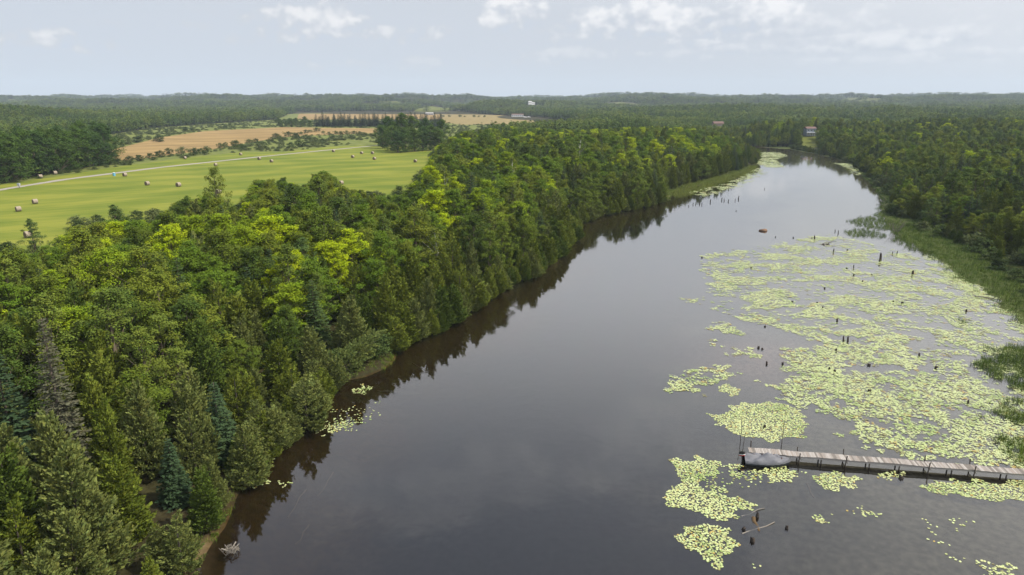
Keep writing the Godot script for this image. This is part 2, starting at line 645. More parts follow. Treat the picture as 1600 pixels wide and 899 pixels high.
func cedar(s: int, H: float, R: float, lobes: int, cards: int, size: float, ragged: float) -> Array:
	rng.seed = s
	var g := Geo.new()
	var w := Geo.new()
	var bark := Color(0.07, 0.06, 0.05)
	w.tube([Vector3(0, -0.6, 0), Vector3(0, H * 0.5, 0), Vector3(0, H * 0.86, 0)], [0.016 * H, 0.009 * H, 0.002 * H], 6, bark)
	var angle := rf(0, TAU)
	var tops := [Vector3.ZERO]
	if ragged > 0.3:
		tops.append(Vector3(rf(-1, 1), 0, rf(-1, 1)) * R * 0.55)
	for k in lobes:
		var t := 1.0 - sqrt(1.0 - (k + 0.5) / lobes * 0.995)
		angle += 2.399 + rf(-0.4, 0.4)
		var which: Vector3 = tops[k % tops.size()]
		var hh := H * (1.0 if which == Vector3.ZERO else 0.82)
		var env := R * pow(1.0 - t, 0.95) * (0.78 + 0.22 * ss(0.0, 0.18, t)) * (1.0 if which == Vector3.ZERO else 0.7)
		var out := Vector3(cos(angle), 0, sin(angle))
		var r := env * rf(0.3, 0.98 + ragged * 0.25)
		var p := out * r * 0.72 + Vector3(0, hh * (0.04 + 0.93 * t) - 0.25, 0) + which * ss(0.0, 0.3, t)
		var dir := (out * lerpf(0.75, 0.25, t) + Vector3(0, 0.75, 0) + rv() * 0.25).normalized()
		var ll := rf(0.85, 1.45) * (1.0 - 0.4 * t) * H / 9.0
		var wide := ll * rf(0.28, 0.42)
		var tone := shade(0.85, 1.15, 0.08)
		var side := dir.cross(out).normalized()
		for j in cards:
			var u := rng.randf()
			var q := p + dir * (u * ll) + (side * (rng.randf() * 2 - 1) + out * (rng.randf() * 1.3 - 0.5)) * wide * (1.0 - 0.65 * u)
			var ax := (dir + rv() * 0.55).normalized()
			var nn := (out * 0.8 + Vector3(0, 0.5, 0) + rv() * 0.75).normalized()
			var sd := nn.cross(ax).normalized()
			nn = ax.cross(sd).normalized()
			var z := size * rng.randf_range(0.7, 1.35)
			g.leaf(q, ax, sd, nn, z, z * 0.42, tone * shade(0.68, 1.28))
	return [w, g]

func spruce(s: int, H: float, R: float, tiers: int, size: float, fill: float) -> Array:
	rng.seed = s
	var g := Geo.new()
	var w := Geo.new()
	var bark := Color(0.15, 0.125, 0.105)
	w.tube([Vector3(0, -0.6, 0), Vector3(0, H * 0.5, 0), Vector3(0, H * 0.99, 0)], [0.014 * H, 0.008 * H, 0.0015 * H], 6, bark)
	for k in tiers:
		var t := (k + 0.3) / tiers
		var many := int(lerpf(11, 5, t))
		var turn := rf(0, TAU)
		for b in many:
			var a := turn + TAU * b / many + rf(-0.25, 0.25)
			var out := Vector3(cos(a), 0, sin(a))
			var ln := (R * pow(1.0 - t, 0.85) + 0.12) * rf(0.72, 1.1)
			var y := H * (0.05 + 0.94 * t) + rf(-0.12, 0.12)
			var tip := out * ln + Vector3(0, y - ln * lerpf(0.28, -0.35, t), 0)
			var from := Vector3(0, y, 0)
			if fill < 1.0:
				w.tube([from, tip], [0.02, 0.006], 3, bark, false)
			var tone := shade(0.8, 1.2, 0.06)
			var side := out.cross(Vector3.UP)
			var count := int((6 + ln * 15) * fill)
			for j in count:
				var u := pow(rng.randf(), 0.75)
				var q := from.lerp(tip, u) + Vector3(0, -0.05 * rng.randf(), 0) + side * (rng.randf() - 0.5) * ln * 0.5 * (1.0 - u * 0.6)
				var hand := 1.0 if rng.randf() < 0.5 else -1.0
				var ax := (out * 0.7 + side * hand * 0.6 + rv() * 0.3 + Vector3(0, -0.1, 0)).normalized()
				var nn := (Vector3.UP + out * 0.35 + rv() * 0.4).normalized()
				var sd := nn.cross(ax).normalized()
				var z := size * rng.randf_range(0.7, 1.3) * lerpf(1.1, 0.7, t)
				g.leaf(q, ax, sd, nn, z, z * 0.45, tone * shade(0.75, 1.25, 0.06))
	return [w, g]

func bare(s: int, H: float, limbs: int, spread: float, col: Color) -> Geo:
	rng.seed = s
	var w := Geo.new()
	for k in limbs:
		var a := rf(0, TAU)
		var d := Vector3(cos(a) * spread, rf(0.6, 1.3), sin(a) * spread).normalized()
		var p := Vector3(cos(a) * 0.15, -0.3, sin(a) * 0.15)
		var e := p + d * H * rf(0.55, 1.0)
		var mid := p.lerp(e, 0.5) + rv() * 0.08 * H
		w.tube([p, mid, e], [0.03, 0.02, 0.005], 3, col, false)
		for j in 7:
			var f := mid.lerp(e, rng.randf())
			w.tube([f, f + (d + rv() * 0.9).normalized() * H * rf(0.1, 0.28)], [0.012, 0.003], 3, col, false)
	return w

var kinds := {}       # kind -> {h, variants: [[trunk mesh, crown mesh, joined mesh]], tints: [Color]}
var mass_leaf: StandardMaterial3D
var bark_mat: StandardMaterial3D

func add_kind(kind: String, h: float, made: Array, tints: Array, lit := 0.3) -> void:
	var list := []
	for two in made:
		var am := ArrayMesh.new()
		two[0].add_to(am, bark_mat)
		two[1].add_to(am, mass_leaf)
		list.append([two[0].mesh(bark_mat), two[1].mesh(mass_leaf), am])
	var mats := []
	for c in tints:
		mats.append(leaf_material(lin(c.r, c.g, c.b), lit))
	kinds[kind] = {"h": h, "variants": list, "tints": tints, "mats": mats}

func build_kinds() -> void:
	bark_mat = plain(Color.WHITE, 0.9, true, 0.2)
	mass_leaf = leaf_material(Color.WHITE, 0.3)
	var v := []
	for k in 4: v.append(broadleaf(100 + k, 12.0, 3.5, 0.2, 50, 400, 0.20, 0.68, 0.9, 0.95, false, 0.92))
	add_kind("maple_tree", 12.0, v, [Color(0.290, 0.365, 0.010), Color(0.175, 0.245, 0.013), Color(0.098, 0.158, 0.015)], 0.45)
	v = []
	for k in 4: v.append(broadleaf(200 + k, 12.0, 3.2, 0.16, 48, 400, 0.19, 0.9, 0.8, 1.05, false, 0.95))
	add_kind("broadleaf_tree", 12.0, v, [Color(0.096, 0.134, 0.016), Color(0.138, 0.172, 0.020), Color(0.062, 0.098, 0.017)])
	v = []
	for k in 3: v.append(broadleaf(250 + k, 14.0, 4.6, 0.04, 56, 270, 0.30, 0.8, 0.4, 1.15, false, 0.9))
	add_kind("field_tree", 14.0, v, [Color(0.062, 0.110, 0.020), Color(0.085, 0.135, 0.025), Color(0.050, 0.094, 0.022)])
	v = []
	for k in 3: v.append(broadleaf(300 + k, 14.0, 2.5, 0.2, 40, 240, 0.2, 0.85, 1.0, 1.1))
	add_kind("poplar_tree", 14.0, v, [Color(0.094, 0.132, 0.022), Color(0.130, 0.168, 0.026), Color(0.080, 0.124, 0.034)])
	v = []
	for k in 2: v.append(broadleaf(400 + k, 11.0, 2.4, 0.25, 26, 170, 0.22, 0.7, 1.0, 1.0, true))
	add_kind("birch_tree", 11.0, v, [Color(0.110, 0.155, 0.026), Color(0.145, 0.180, 0.028)])
	v = []
	for k in 5: v.append(cedar(500 + k, 9.0, 2.1 + 0.12 * k, 230, 78, 0.25, 0.15 * k))
	add_kind("white_cedar", 9.0, v, [Color(0.118, 0.150, 0.020), Color(0.145, 0.178, 0.026), Color(0.080, 0.118, 0.020), Color(0.140, 0.165, 0.046)], 0.25)
	v = []
	for k in 3: v.append(spruce(600 + k, 11.0, 1.9, 30, 0.34, 1.15))
	add_kind("spruce_tree", 11.0, v, [Color(0.036, 0.062, 0.028), Color(0.044, 0.074, 0.032), Color(0.050, 0.080, 0.026)], 0.15)
	v = [spruce(650, 15.0, 1.9, 46, 0.30, 0.8)]
	add_kind("dying_spruce", 15.0, v, [Color(0.085, 0.088, 0.055)], 0.15)
	v = []
	for k in 3: v.append(broadleaf(700 + k, 2.6, 1.7, 0.0, 16, 170, 0.2, 0.8, 0.15, 1.3, false, 1.45))
	add_kind("meadow_shrub", 2.6, v, [Color(0.060, 0.090, 0.025), Color(0.105, 0.13, 0.05), Color(0.045, 0.07, 0.022)])
	# small-picture trees for the far woods
	v = []
	for k in 4: v.append(broadleaf(800 + k, 12.0, 3.7, 0.12, 15, 60, 0.66, 0.75, 0.5, 1.1))
	for k in 2: v.append(spruce(820 + k, 13.0, 2.3, 12, 0.85, 0.5))
	add_kind("far", 12.0, v, [Color.WHITE])

var plan := []        # [kind, position, height, tint, zone, label]

func slope_at(t: Array, a: float) -> float:
	for k in t.size() - 1:
		if a <= t[k + 1].x:
			return lerpf(t[k].y, t[k + 1].y, clampf((a - t[k].x) / (t[k + 1].x - t[k].x), 0, 1))
	return t[-1].y

func want(kind: String, at: Vector2, h: float, tint := -1, zone := "", label := "", wide := 1.0, sink := 0.0) -> void:
	plan.append([kind, Vector3(at.x, maxf(0.0, ground(at.x, at.y)) - sink, at.y), h, tint, zone, label, wide])

func plan_belt() -> void:
	rng.seed = 77
	var heroes := []
	for w in plan:
		if w[4] == "hero": heroes.append(Vector2(w[1].x, w[1].z))
	var d := 20.0
	while d < 474:
		var cell := 4.1 if d < 150 else 4.5
		var x := xl(d) - 1.0
		var stop := -0.98 * d - 35.0
		var first := true
		while x > stop:
			var q := Vector2(x + rf(-1.1, 0.6), -d + rf(-1.2, 1.2))
			var dd := -q.y
			var s := xl(dd) - q.x
			if s < 0.5:
				q.x = xl(dd) - 0.5
				s = 0.5
			var marsh := dd > 225 and dd < 345
			if marsh and s < 5:
				x -= cell
				continue
			var slope := slope_at(CANOPY, q.x / dd)
			var roof := 32.0 - slope * dd
			var g := ground(q.x, q.y)
			var room := (roof - g) * (1.0 if rng.randf() < 0.35 else rf(0.72, 0.98))
			x -= cell * rf(0.85, 1.2)
			if room < 3.2:
				if room < 0.5: break
				if rng.randf() < 0.5: want("meadow_shrub", q, rf(1.8, 3.0), -1, "belt")
				continue
			var patch := soft.get_noise_2d(q.x * 1.6, q.y * 1.6)
			var pick := rng.randf() + patch * 0.35
			if q.distance_to(Vector2(-19.0, -76.5)) < 3.6 or q.distance_to(Vector2(-15.8, -80.0)) < 2.2: continue
			var crowd := false
			for k in heroes:
				if q.distance_to(k) < 2.3 or q.distance_to(k - k.normalized() * 2.6) < 1.7: crowd = true
			if crowd: continue
			var shore: bool = s < (9.0 if not marsh else 15.0)
			var zone := "shore" if shore else ("edge" if room < 9 else "belt")
			if shore:
				var h := rf(5.0, 11.0) * (0.75 if s < 2.0 else 1.0)
				if pick < 0.86: want("white_cedar", q, minf(h, room), -1, zone)
				elif pick < 0.95: want("spruce_tree", q, minf(h * 1.15, room), -1, zone)
				else: want("broadleaf_tree", q, minf(h * 1.1, room), 0, zone)
			else:
				var deep := ss(9, 26, s)
				var h := rf(7.5, 11.5) + 3.6 * deep * rng.randf() + (2.6 if rng.randf() < 0.1 else 0.0)
				if pick < (0.42 if d > 78 else 0.58) - 0.24 * deep: want("white_cedar", q, minf(h * 0.92, room), -1, zone)
				elif pick < 0.50 - 0.2 * deep: want("spruce_tree", q, minf(h, room), -1, zone)
				elif pick < 0.62: want("maple_tree", q, minf(h, room), -1, zone)
				elif pick < 0.92: want("broadleaf_tree", q, minf(h, room), -1, zone)
				elif pick < 1.08: want("poplar_tree", q, minf(h * 1.12, room), -1, zone)
				else: want("birch_tree", q, minf(h, room), -1, zone)
		d += cell

func plan_shoreline() -> void:
	rng.seed = 177
	var d := 37.0
	while d < 225:
		var q := Vector2(xl(d) - rf(-0.15, 0.5), -d)
		if q.distance_to(Vector2(-19.5, -76.5)) > 3.4 and q.distance_to(Vector2(-16.0, -79.8)) > 3.0 and (d > 50 or rng.randf() < 0.35):
			want("white_cedar", q, rf(3.2, 6.8), -1, "shore", "", 1.15, 0.1)
		d += rf(1.3, 2.6) if d < 130 else rf(2.0, 3.4)

func plan_right() -> void:
	rng.seed = 78
	var d := 28.0
	while d < 560:
		var cell := 4.0 if d < 300 else 4.6
		var fringe := 4.0 + 13.0 * exp(-pow((d - 140) / 48.0, 2)) + soft.get_noise_2d(d * 3.0, 77.0) * 4.0
		if d > 60 and d < 470:
			for k in 3:
				if rng.randf() < 0.75:
					var y := Vector2(xr(d) + fringe * rf(0.5, 1.0), -d + rf(-2, 2))
					if rng.randf() < 0.5: want("white_cedar", y, rf(2.5, 5.0), -1, "far bank")
					else: want("meadow_shrub", y, rf(1.8, 3.5), -1, "far bank")
		var x := xr(d) + fringe if d < 482 else 100.0
		while x < 0.92 * d + 40:
			var q := Vector2(x + rf(-1.4, 1.4), -d + rf(-1.4, 1.4))
			x += cell * rf(0.85, 1.2)
			var dd := -q.y
			if q.distance_to(Vector2(231, -534)) < 12:
				continue
			var a := q.x / dd
			if dd > 430 and dd < 536 and a > 0.412 and a < 0.442: continue
			var room := 32.0 - slope_at(CANOPY_RIGHT, a) * dd - ground(q.x, q.y) if dd < 482 else 16.0
			if room < 4: continue
			var s := q.x - xr(dd)
			var patch := soft.get_noise_2d(q.x * 1.3, q.y * 1.3)
			var pick := rng.randf() + patch * 0.45
			var h := rf(8.0, 14.0) * (0.6 + 0.4 * ss(fringe, fringe + 16, s))
			if pick < 0.22: want("white_cedar", q, minf(h, room), -1, "far bank")
			elif pick < 0.36: want("spruce_tree", q, minf(h * 1.15, room), -1, "far bank")
			elif pick < 0.45: want("maple_tree", q, minf(h, room), -1, "far bank")
			elif pick < 0.88: want("broadleaf_tree", q, minf(h, room), -1, "far bank")
			else: want("poplar_tree", q, minf(h * 1.1, room), -1, "far bank")
		d += cell

func plan_single() -> void:
	rng.seed = 79
	# trees one picks out by their look
	want("dying_spruce", Vector2(-37.0, -51.0), 15.5, 0, "hero", "tall thin dying spruce with grey brown needles above the bank", 1.0)
	want("spruce_tree", Vector2(-40.5, -50.0), 12.5, 0, "hero", "dark green spruce standing right behind the dying grey spruce")
	want("spruce_tree", Vector2(-26.0, -55.0), 8.5, 1, "hero", "slim blue green spruce among cedars by the near sandy bank")
	want("maple_tree", Vector2(-16.0, -139.0), 12.5, 0, "hero", "brightest yellow green maple rising out of dark cedars beyond the driftwood", 1.15)
	want("maple_tree", Vector2(-25.0, -104.0), 12.0, 0, "hero", "yellow green maple in the tree belt above the leaning cedar", 1.1)
	want("maple_tree", Vector2(-38.0, -104.0), 12.5, 0, "hero", "broad yellow green maple in the middle of the tree belt", 1.15)
	want("maple_tree", Vector2(-49.0, -96.0), 12.0, 0, "hero", "bright maple standing on the field side of the tree belt", 1.1)
	want("poplar_tree", Vector2(-55.5, -128.0), 15.6, 1, "hero", "tall slender poplar sticking up alone in front of the hay field", 0.8)
	want("poplar_tree", Vector2(-36.8, -130.0), 15.8, 0, "hero", "tall bushy topped poplar standing against the hay field", 1.05)
	want("poplar_tree", Vector2(-68.0, -116.0), 10.5, 2, "hero", "airy young poplar with open branches in front of the hay field", 1.0)
	want("poplar_tree", Vector2(-80.0, -112.0), 8.5, 2, "hero", "small airy poplar with bare forked top by the lowest hay bales", 0.9)
	for k in FIELD_CLUMP.size():
		var h := rf(12, 16) if k < 8 else rf(15, 21)
		want("field_tree", FIELD_CLUMP[k], h, k % 3, "clump")
	for p in FOREST_EDGE: want("field_tree", p, rf(15, 20), 0 if rng.randf() < 0.6 else 2, "field wood")
	for p in SPRUCE_ROW:
		if rng.randf() < 0.6: want("spruce_tree", p + Vector2(rf(-2, 2), rf(-24, -14)), rf(9, 13), 0, "row", "", 1.6)
		want("spruce_tree", p + Vector2(rf(-2, 2), rf(-9, 6)), rf(10, 16), 0, "row", "", 1.55)
	for p in MEADOW_GROVE: want("field_tree", p, rf(7, 12), 0, "grove")
	for p in [Vector2(-21.6, -77.0), Vector2(-20.2, -78.8), Vector2(-18.6, -80.6), Vector2(-22.4, -74.6), Vector2(-17.2, -82.4)]: want("meadow_shrub", p, rf(2.4, 3.6), 0, "root")
	for p in SHRUBS: want("meadow_shrub", p, rf(2.2, 4.4), -1, "meadow", "", 1.25)

const ZONES := {
	"shore": "along the water under the tree belt", "belt": "inside the tree belt between field and river", "edge": "on the hay field side of the tree belt",
	"far bank": "on the wooded far bank across the lily bed", "hero": "", "clump": "in the big clump ending the hay field", "field wood": "edging the dark wood past the road",
	"row": "in the dark row between the stubble fields", "grove": "in the small grove at the end of the stubble field", "root": "on the bank behind the leaning cedar", "meadow": "in the rough meadow round the stubble field",
}
const LOOKS := {
	"maple_tree": ["bright yellow green maple", "fresh green maple", "deep green maple"], "broadleaf_tree": ["green leafy tree", "olive leafy tree", "dark leafy tree"], "field_tree": ["green full crowned tree", "light green full crowned tree", "dark full crowned tree"],
	"poplar_tree": ["loose grey green poplar", "pale green poplar", "bluish green poplar"], "birch_tree": ["light green birch", "yellowish birch"],
	"white_cedar": ["olive green cedar", "yellowish olive cedar", "dark green cedar", "greyish green cedar"], "spruce_tree": ["blackish green spruce", "blue green spruce", "dark green spruce"],
	"dying_spruce": ["dying spruce"], "meadow_shrub": ["green shrub", "silvery green shrub", "dark shrub"],
}

func in_view(p: Vector3) -> bool:
	var d := -p.z
	return d > 20 and absf(p.x) < 0.80 * d + 4.0 and p.y < 32.0 - d * 0.0 and (32.0 - p.y - 10.0) / d < 0.86

func plant() -> void:
	var by := {}
	for k in plan.size():
		var w: Array = plan[k]
		if not by.has(w[0]): by[w[0]] = []
		by[w[0]].append(w)
	rng.seed = 80
	var mass := {}
	for kind in by:
		var list: Array = by[kind]
		list.sort_custom(func(a, b): return a[1].distance_squared_to(EYE) * (0.02 if a[5] or a[4] in ["clump", "row"] else 1.0) < b[1].distance_squared_to(EYE) * (0.02 if b[5] or b[4] in ["clump", "row"] else 1.0))
		var info: Dictionary = kinds[kind]
		var single := 0
		var limit := 300
		for w in list:
			var tint: int = w[3] if w[3] >= 0 else rng.randi() % info.tints.size()
			if w[3] < 0 and kind == "maple_tree" and rng.randf() < 0.25: tint = 2
			if w[3] < 0 and kind == "white_cedar" and w[4] == "shore" and rng.randf() < 0.12: tint = 3
			var pick: int = rng.randi() % info.variants.size()
			var k: float = w[2] / info.h * (rf(0.92, 1.0))
			var wide: float = pow(k, 0.75) * rf(0.92, 1.3) * w[6]
			var turn := rf(0, TAU)
			if single < limit and in_view(w[1]):
				single += 1
				var tall: String = "tall " if w[2] > info.h * 1.08 else ("small " if w[2] < info.h * 0.78 else "")
				var label: String = w[5] if w[5] else "%s%s %s" % [tall, LOOKS[kind][tint], place(w)]
				var group: String = "" if w[5] else "%s %s" % [kind.replace("_", " ") + "s", place(w)]
				var o := thing(kind, label, "shrub" if kind == "meadow_shrub" else "tree", w[1], turn, group)
				o.scale = Vector3(wide, k, wide)
				part("trunk", info.variants[pick][0], o)
				part("crown", info.variants[pick][1], o, info.mats[tint])
			else:
				var zone: String = "far bank" if w[4] == "far bank" else "tree belt"
				var key := "%s|%s|%d" % [zone, kind, pick]
				if not mass.has(key): mass[key] = []
				var c: Color = info.tints[tint]
				mass[key].append([Transform3D(Basis(Vector3.UP, turn).scaled(Vector3(wide, k, wide)), w[1]), c * shade(0.9, 1.1, 0.04)])
		print(kind, " ", single, " of ", list.size())
	var holder := {}
	for key in mass:
		var bits: PackedStringArray = key.split("|")
		if not holder.has(bits[0]):
			var h := Node3D.new()
			h.name = numbered("woodland")
			add_child(h)
			tag(h, "mixed green woodland covering the %s" % ("ground behind the wooded far bank" if bits[0] == "far bank" else "rest of the tree belt and field edges"), "woodland", "", "stuff")
			holder[bits[0]] = h
		scatter("canopy", kinds[bits[1]].variants[int(bits[2])][2], mass[key], holder[bits[0]])

# where along the river a tree stands, by things one can find
func place(w: Array) -> String:
	var spot := place_of(w)
	var s: float = xl(-w[1].z) - w[1].x
	if w[4] == "shore": return spot + (", front row" if s < 1.2 else (", second row" if s < 4.5 else ", third row"))
	if w[4] == "belt": return spot + (", river side" if s < 24 else (", halfway back" if s < 45 else ", field side"))
	return spot

func place_of(w: Array) -> String:
	var d: float = -w[1].z
	match w[4]:
		"shore":
			if d < 52: return "by the near sandy bank"
			if d < 72: return "on the bank opposite the covered boat"
			if d < 88: return "on the bank beside the leaning cedar"
			if d < 112: return "on the bank beside the driftwood roots"
			if d < 200: return "on the bank where the river starts to narrow"
			return "on the far stretch of bank behind the marsh grass"
		"belt":
			if d < 60: return "in the woods nearest the camera"
			if d < 85: return "in the woods behind the leaning cedar"
			if d < 120: return "in the middle of the tree belt"
			if d < 200: return "in the tree belt beside the hay field end"
			return "in the far half of the tree belt"
		"edge":
			return "along the near edge of the hay field" if d < 150 else "along the far edge of the hay field"
		"far bank":
			if d < 170: return "above the marsh grass across the lily bed"
			if d < 260: return "on the wooded bank behind the marsh tongue"
			return "on the wooded bank below the riverside house"
	return ZONES[w[4]]

func scatter(called: String, mesh: Mesh, list: Array, parent: Node) -> MultiMeshInstance3D:
	var mm := MultiMesh.new()
	mm.transform_format = MultiMesh.TRANSFORM_3D
	mm.use_colors = true
	mm.mesh = mesh
	mm.instance_count = list.size()
	for k in list.size():
		mm.set_instance_transform(k, list[k][0])
		mm.set_instance_color(k, list[k][1])
	var o := MultiMeshInstance3D.new()
	o.name = called if parent != self else numbered(called)
	o.multimesh = mm
	parent.add_child(o, true)
	return o

func far_woods() -> void:
	rng.seed = 81
	var meadow := PackedVector2Array(FIELDS.meadow)
	var hill := PackedVector2Array([Vector2(-225, -1620), Vector2(-90, -1620), Vector2(-110, -2050), Vector2(-260, -2080)])
	var lists := []
	for k in kinds.far.variants.size(): lists.append([])
	var d := 190.0
	while d < 6500:
		var gap := maxf(5.2, d * 0.0098)
		var a := -0.95
		while a < 0.95:
			var q := Vector2((a + rf(-0.4, 0.4) * gap / d) * d, -(d + rf(-0.5, 0.5) * gap))
			a += gap / d * rf(0.85, 1.15)
			var dd := -q.y
			if dd < 478 and q.x > -0.36 * dd: continue
			if dd < 565 and q.x > 96: continue
			if dd < 300 and q.x > -0.62 * dd: continue
			if Geometry2D.is_point_in_polygon(q, meadow) or Geometry2D.is_point_in_polygon(q, hill): continue
			# open ground round the houses and the belt that is planted tree by tree
			if q.distance_to(Vector2(226, -540)) < 20: continue
			if absf(q.x - 43) < 26 and dd > 1560 and dd < 1715: continue
			if absf(q.x - 182) < 26 and dd > 1760 and dd < 1915: continue
			if absf(q.x - 188) < 16 and dd > 600 and dd < 652: continue
			if dd > 1250 and dd < 3200 and soft.get_noise_2d(q.x * 0.22, q.y * 0.22) > 0.34 and absf(q.x + 40) > 160: continue
			var k := maxf(1.0, gap / 6.6)
			var patch := soft.get_noise_2d(q.x * 0.5, q.y * 0.5)
			var dark := rng.randf() + patch * 0.6 < 0.22
			var pick := 4 + rng.randi() % 2 if dark else rng.randi() % 4
			var h := rf(0.75, 1.2) * (1.0 + 0.18 * (k - 1.0))
			if dd > 1000: h = minf(h, 1.35)
			var low := minf(1.0, 0.62 + 0.38 * ss(560, 900, dd)) if q.x > 0.2 * dd and dd < 900 else 1.0
			var wide := rf(0.85, 1.2) * k
			var c := Color(0.045, 0.075, 0.030) if dark else Color(0.070, 0.118, 0.026).lerp(Color(0.135, 0.180, 0.034), clampf(0.4 + patch + rf(-0.4, 0.4), 0, 1))
			lists[pick].append([Transform3D(Basis(Vector3.UP, rf(0, TAU)).scaled(Vector3(wide * 1.15, h * low * 0.88, wide * 1.15)), Vector3(q.x, ground(q.x, q.y) - 0.3, q.y)), c * shade(0.85, 1.15, 0.05)])
		d += gap
	var h := Node3D.new()
	h.name = "forest"
	add_child(h)
	tag(h, "mixed forest rolling away to the horizon beyond the fields and river", "forest", "", "stuff")
	var total := 0
	for k in lists.size():
		total += lists[k].size()
		scatter("canopy", kinds.far.variants[k][2], lists[k], h)
	print("far trees ", total)

# ---------------------------------------------------------------- lily pads, rushes, stumps
func pad_mesh(s: int, many: int) -> ArrayMesh:
	rng.seed = s
	var g := Geo.new()
	for k in many:
		var at := Vector3.ZERO if many == 1 else Vector3(rf(-0.34, 0.34), rf(0, 0.012) + k * 0.003, rf(-0.34, 0.34))
		var r := rf(0.055, 0.105) if many > 1 else 0.105
		var turn := rf(0, TAU)
		var tilt := Vector3(rf(-0.1, 0.1), 1, rf(-0.1, 0.1)).normalized()
		var col := shade(0.82, 1.15, 0.1)
		var o := g.v.size()
		g.v.append(at + Vector3(0, 0.004, 0))
		g.n.append(tilt)
		g.c.append(col)
		for q in 10:
			var a := turn + 0.3 + (TAU - 0.6) * q / 9.0
			var e := Vector3(cos(a) * r, 0, sin(a) * r * 0.86)
			e.y = -(e.x * tilt.x + e.z * tilt.z) + rf(-0.004, 0.006)
			g.v.append(at + e + Vector3(0, 0.006, 0))
			g.n.append((tilt + Vector3(cos(a), 0, sin(a)) * 0.1).normalized())
			g.c.append(col)
		for q in 9:
			g.i.append_array([o, o + 1 + q, o + 2 + q])
	var m := plain(Color.WHITE, 0.45, true, 0.4)
	m.backlight_enabled = true
	m.backlight = Color(0.12, 0.14, 0.05)
	return g.mesh(m)

func build_lilies() -> void:
	var one := [pad_mesh(31, 1), pad_mesh(32, 1)]
	var few := [pad_mesh(33, 12), pad_mesh(34, 13)]
	rng.seed = 82
	var total := 0
	for key in LILIES:
		var poly := PackedVector2Array(LILIES[key])
		var broken: bool = key.begins_with("#")
		var sparse: bool = key.begins_with("~")
		var label: String = key.lstrip("~#")
		var lo := poly[0]
		var hi := poly[0]
		for q in poly:
			lo = lo.min(q)
			hi = hi.max(q)
		var far := -lo.y > 78
		var step := 0.44 if far else 0.165
		if -lo.y > 210: step = 0.9
		var lists := [[], []]
		var grow := 0.9 + 0.5 * ss(120, 330, -lo.y)
		var z := lo.y - 0.8
		while z < hi.y + 0.8:
			var x := lo.x - 0.8
			while x < hi.x + 0.8:
				var q := Vector2(x + rf(-0.5, 0.5) * step, z + rf(-0.5, 0.5) * step)
				x += step
				var wig := Vector2(soft.get_noise_2d(q.x * 22, q.y * 22), soft.get_noise_2d(q.x * 22 + 900, q.y * 22)) * (0.9 if not far else 2.2)
				if not Geometry2D.is_point_in_polygon(q + wig, poly): continue
				var n := rough.get_noise_2d(q.x * 6.0, q.y * 6.0)
				var n2 := soft.get_noise_2d(q.x * 5.5, q.y * 6.5 + 300) + rough.get_noise_2d(q.x * 2.2, q.y * 2.2) * 0.5
				if broken and rng.randf() > 0.12 + 0.88 * ss(-0.22, 0.22, n2 + n * 0.45 - 0.10 * ss(95, 150, -q.y)): continue
				if sparse and n < -0.02 and rng.randf() < 0.85: continue
				if not broken and not sparse and far and rng.randf() > 0.2 + 0.8 * ss(-0.5, -0.15, n2 + n * 0.4): continue
				if rng.randf() < (0.45 if sparse else (0.22 if broken else 0.1)): continue
				var k := rf(0.8, 1.25) * grow * (1.5 if step == 0.9 else 1.0)
				var c := Color(0.43, 0.48, 0.23).lerp(Color(0.22, 0.31, 0.085), clampf(rf(-0.4, 0.75) - n2 * 0.5 + rough.get_noise_2d(q.x * 9.0, q.y * 9.0 + 50.0) * 0.7, 0, 1))
				if rng.randf() < 0.03: c = Color(0.36, 0.27, 0.07)
				elif rng.randf() < 0.08: c = Color(0.20, 0.19, 0.08)
				lists[rng.randi() % 2].append([Transform3D(Basis(Vector3.UP, rf(0, TAU)).scaled(Vector3(k, 1, k)), Vector3(q.x, 0.012 + rf(0, 0.012), q.y)), c])
			z += step
		var h := Node3D.new()
		h.name = numbered("lily_patch")
		add_child(h)
		tag(h, label, "lily pads", "", "stuff")
		for k in 2:
			total += lists[k].size()
			if lists[k].size():
				scatter("lily_pads", few[k] if far else one[k], lists[k], h)
	print("lily copies ", total)

func tuft_mesh(s: int, tall: float, blades: int, spread: float) -> ArrayMesh:
	rng.seed = s
	var g := Geo.new()
	for k in blades:
		var a := rf(0, TAU)
		var p := Vector3(cos(a), 0, sin(a)) * spread * sqrt(rng.randf())
		p.y = -0.25
		var tip := p + Vector3(rf(-0.35, 0.35), 1, rf(-0.35, 0.35)) * tall * rf(0.6, 1.1)
		g.blade(p, tip, rf(0.02, 0.045), Vector3(rf(-1, 1), rf(0.2, 1.0), rf(-1, 1)).normalized(), shade(0.7, 1.3, 0.12))
	return g.mesh(mass_leaf)

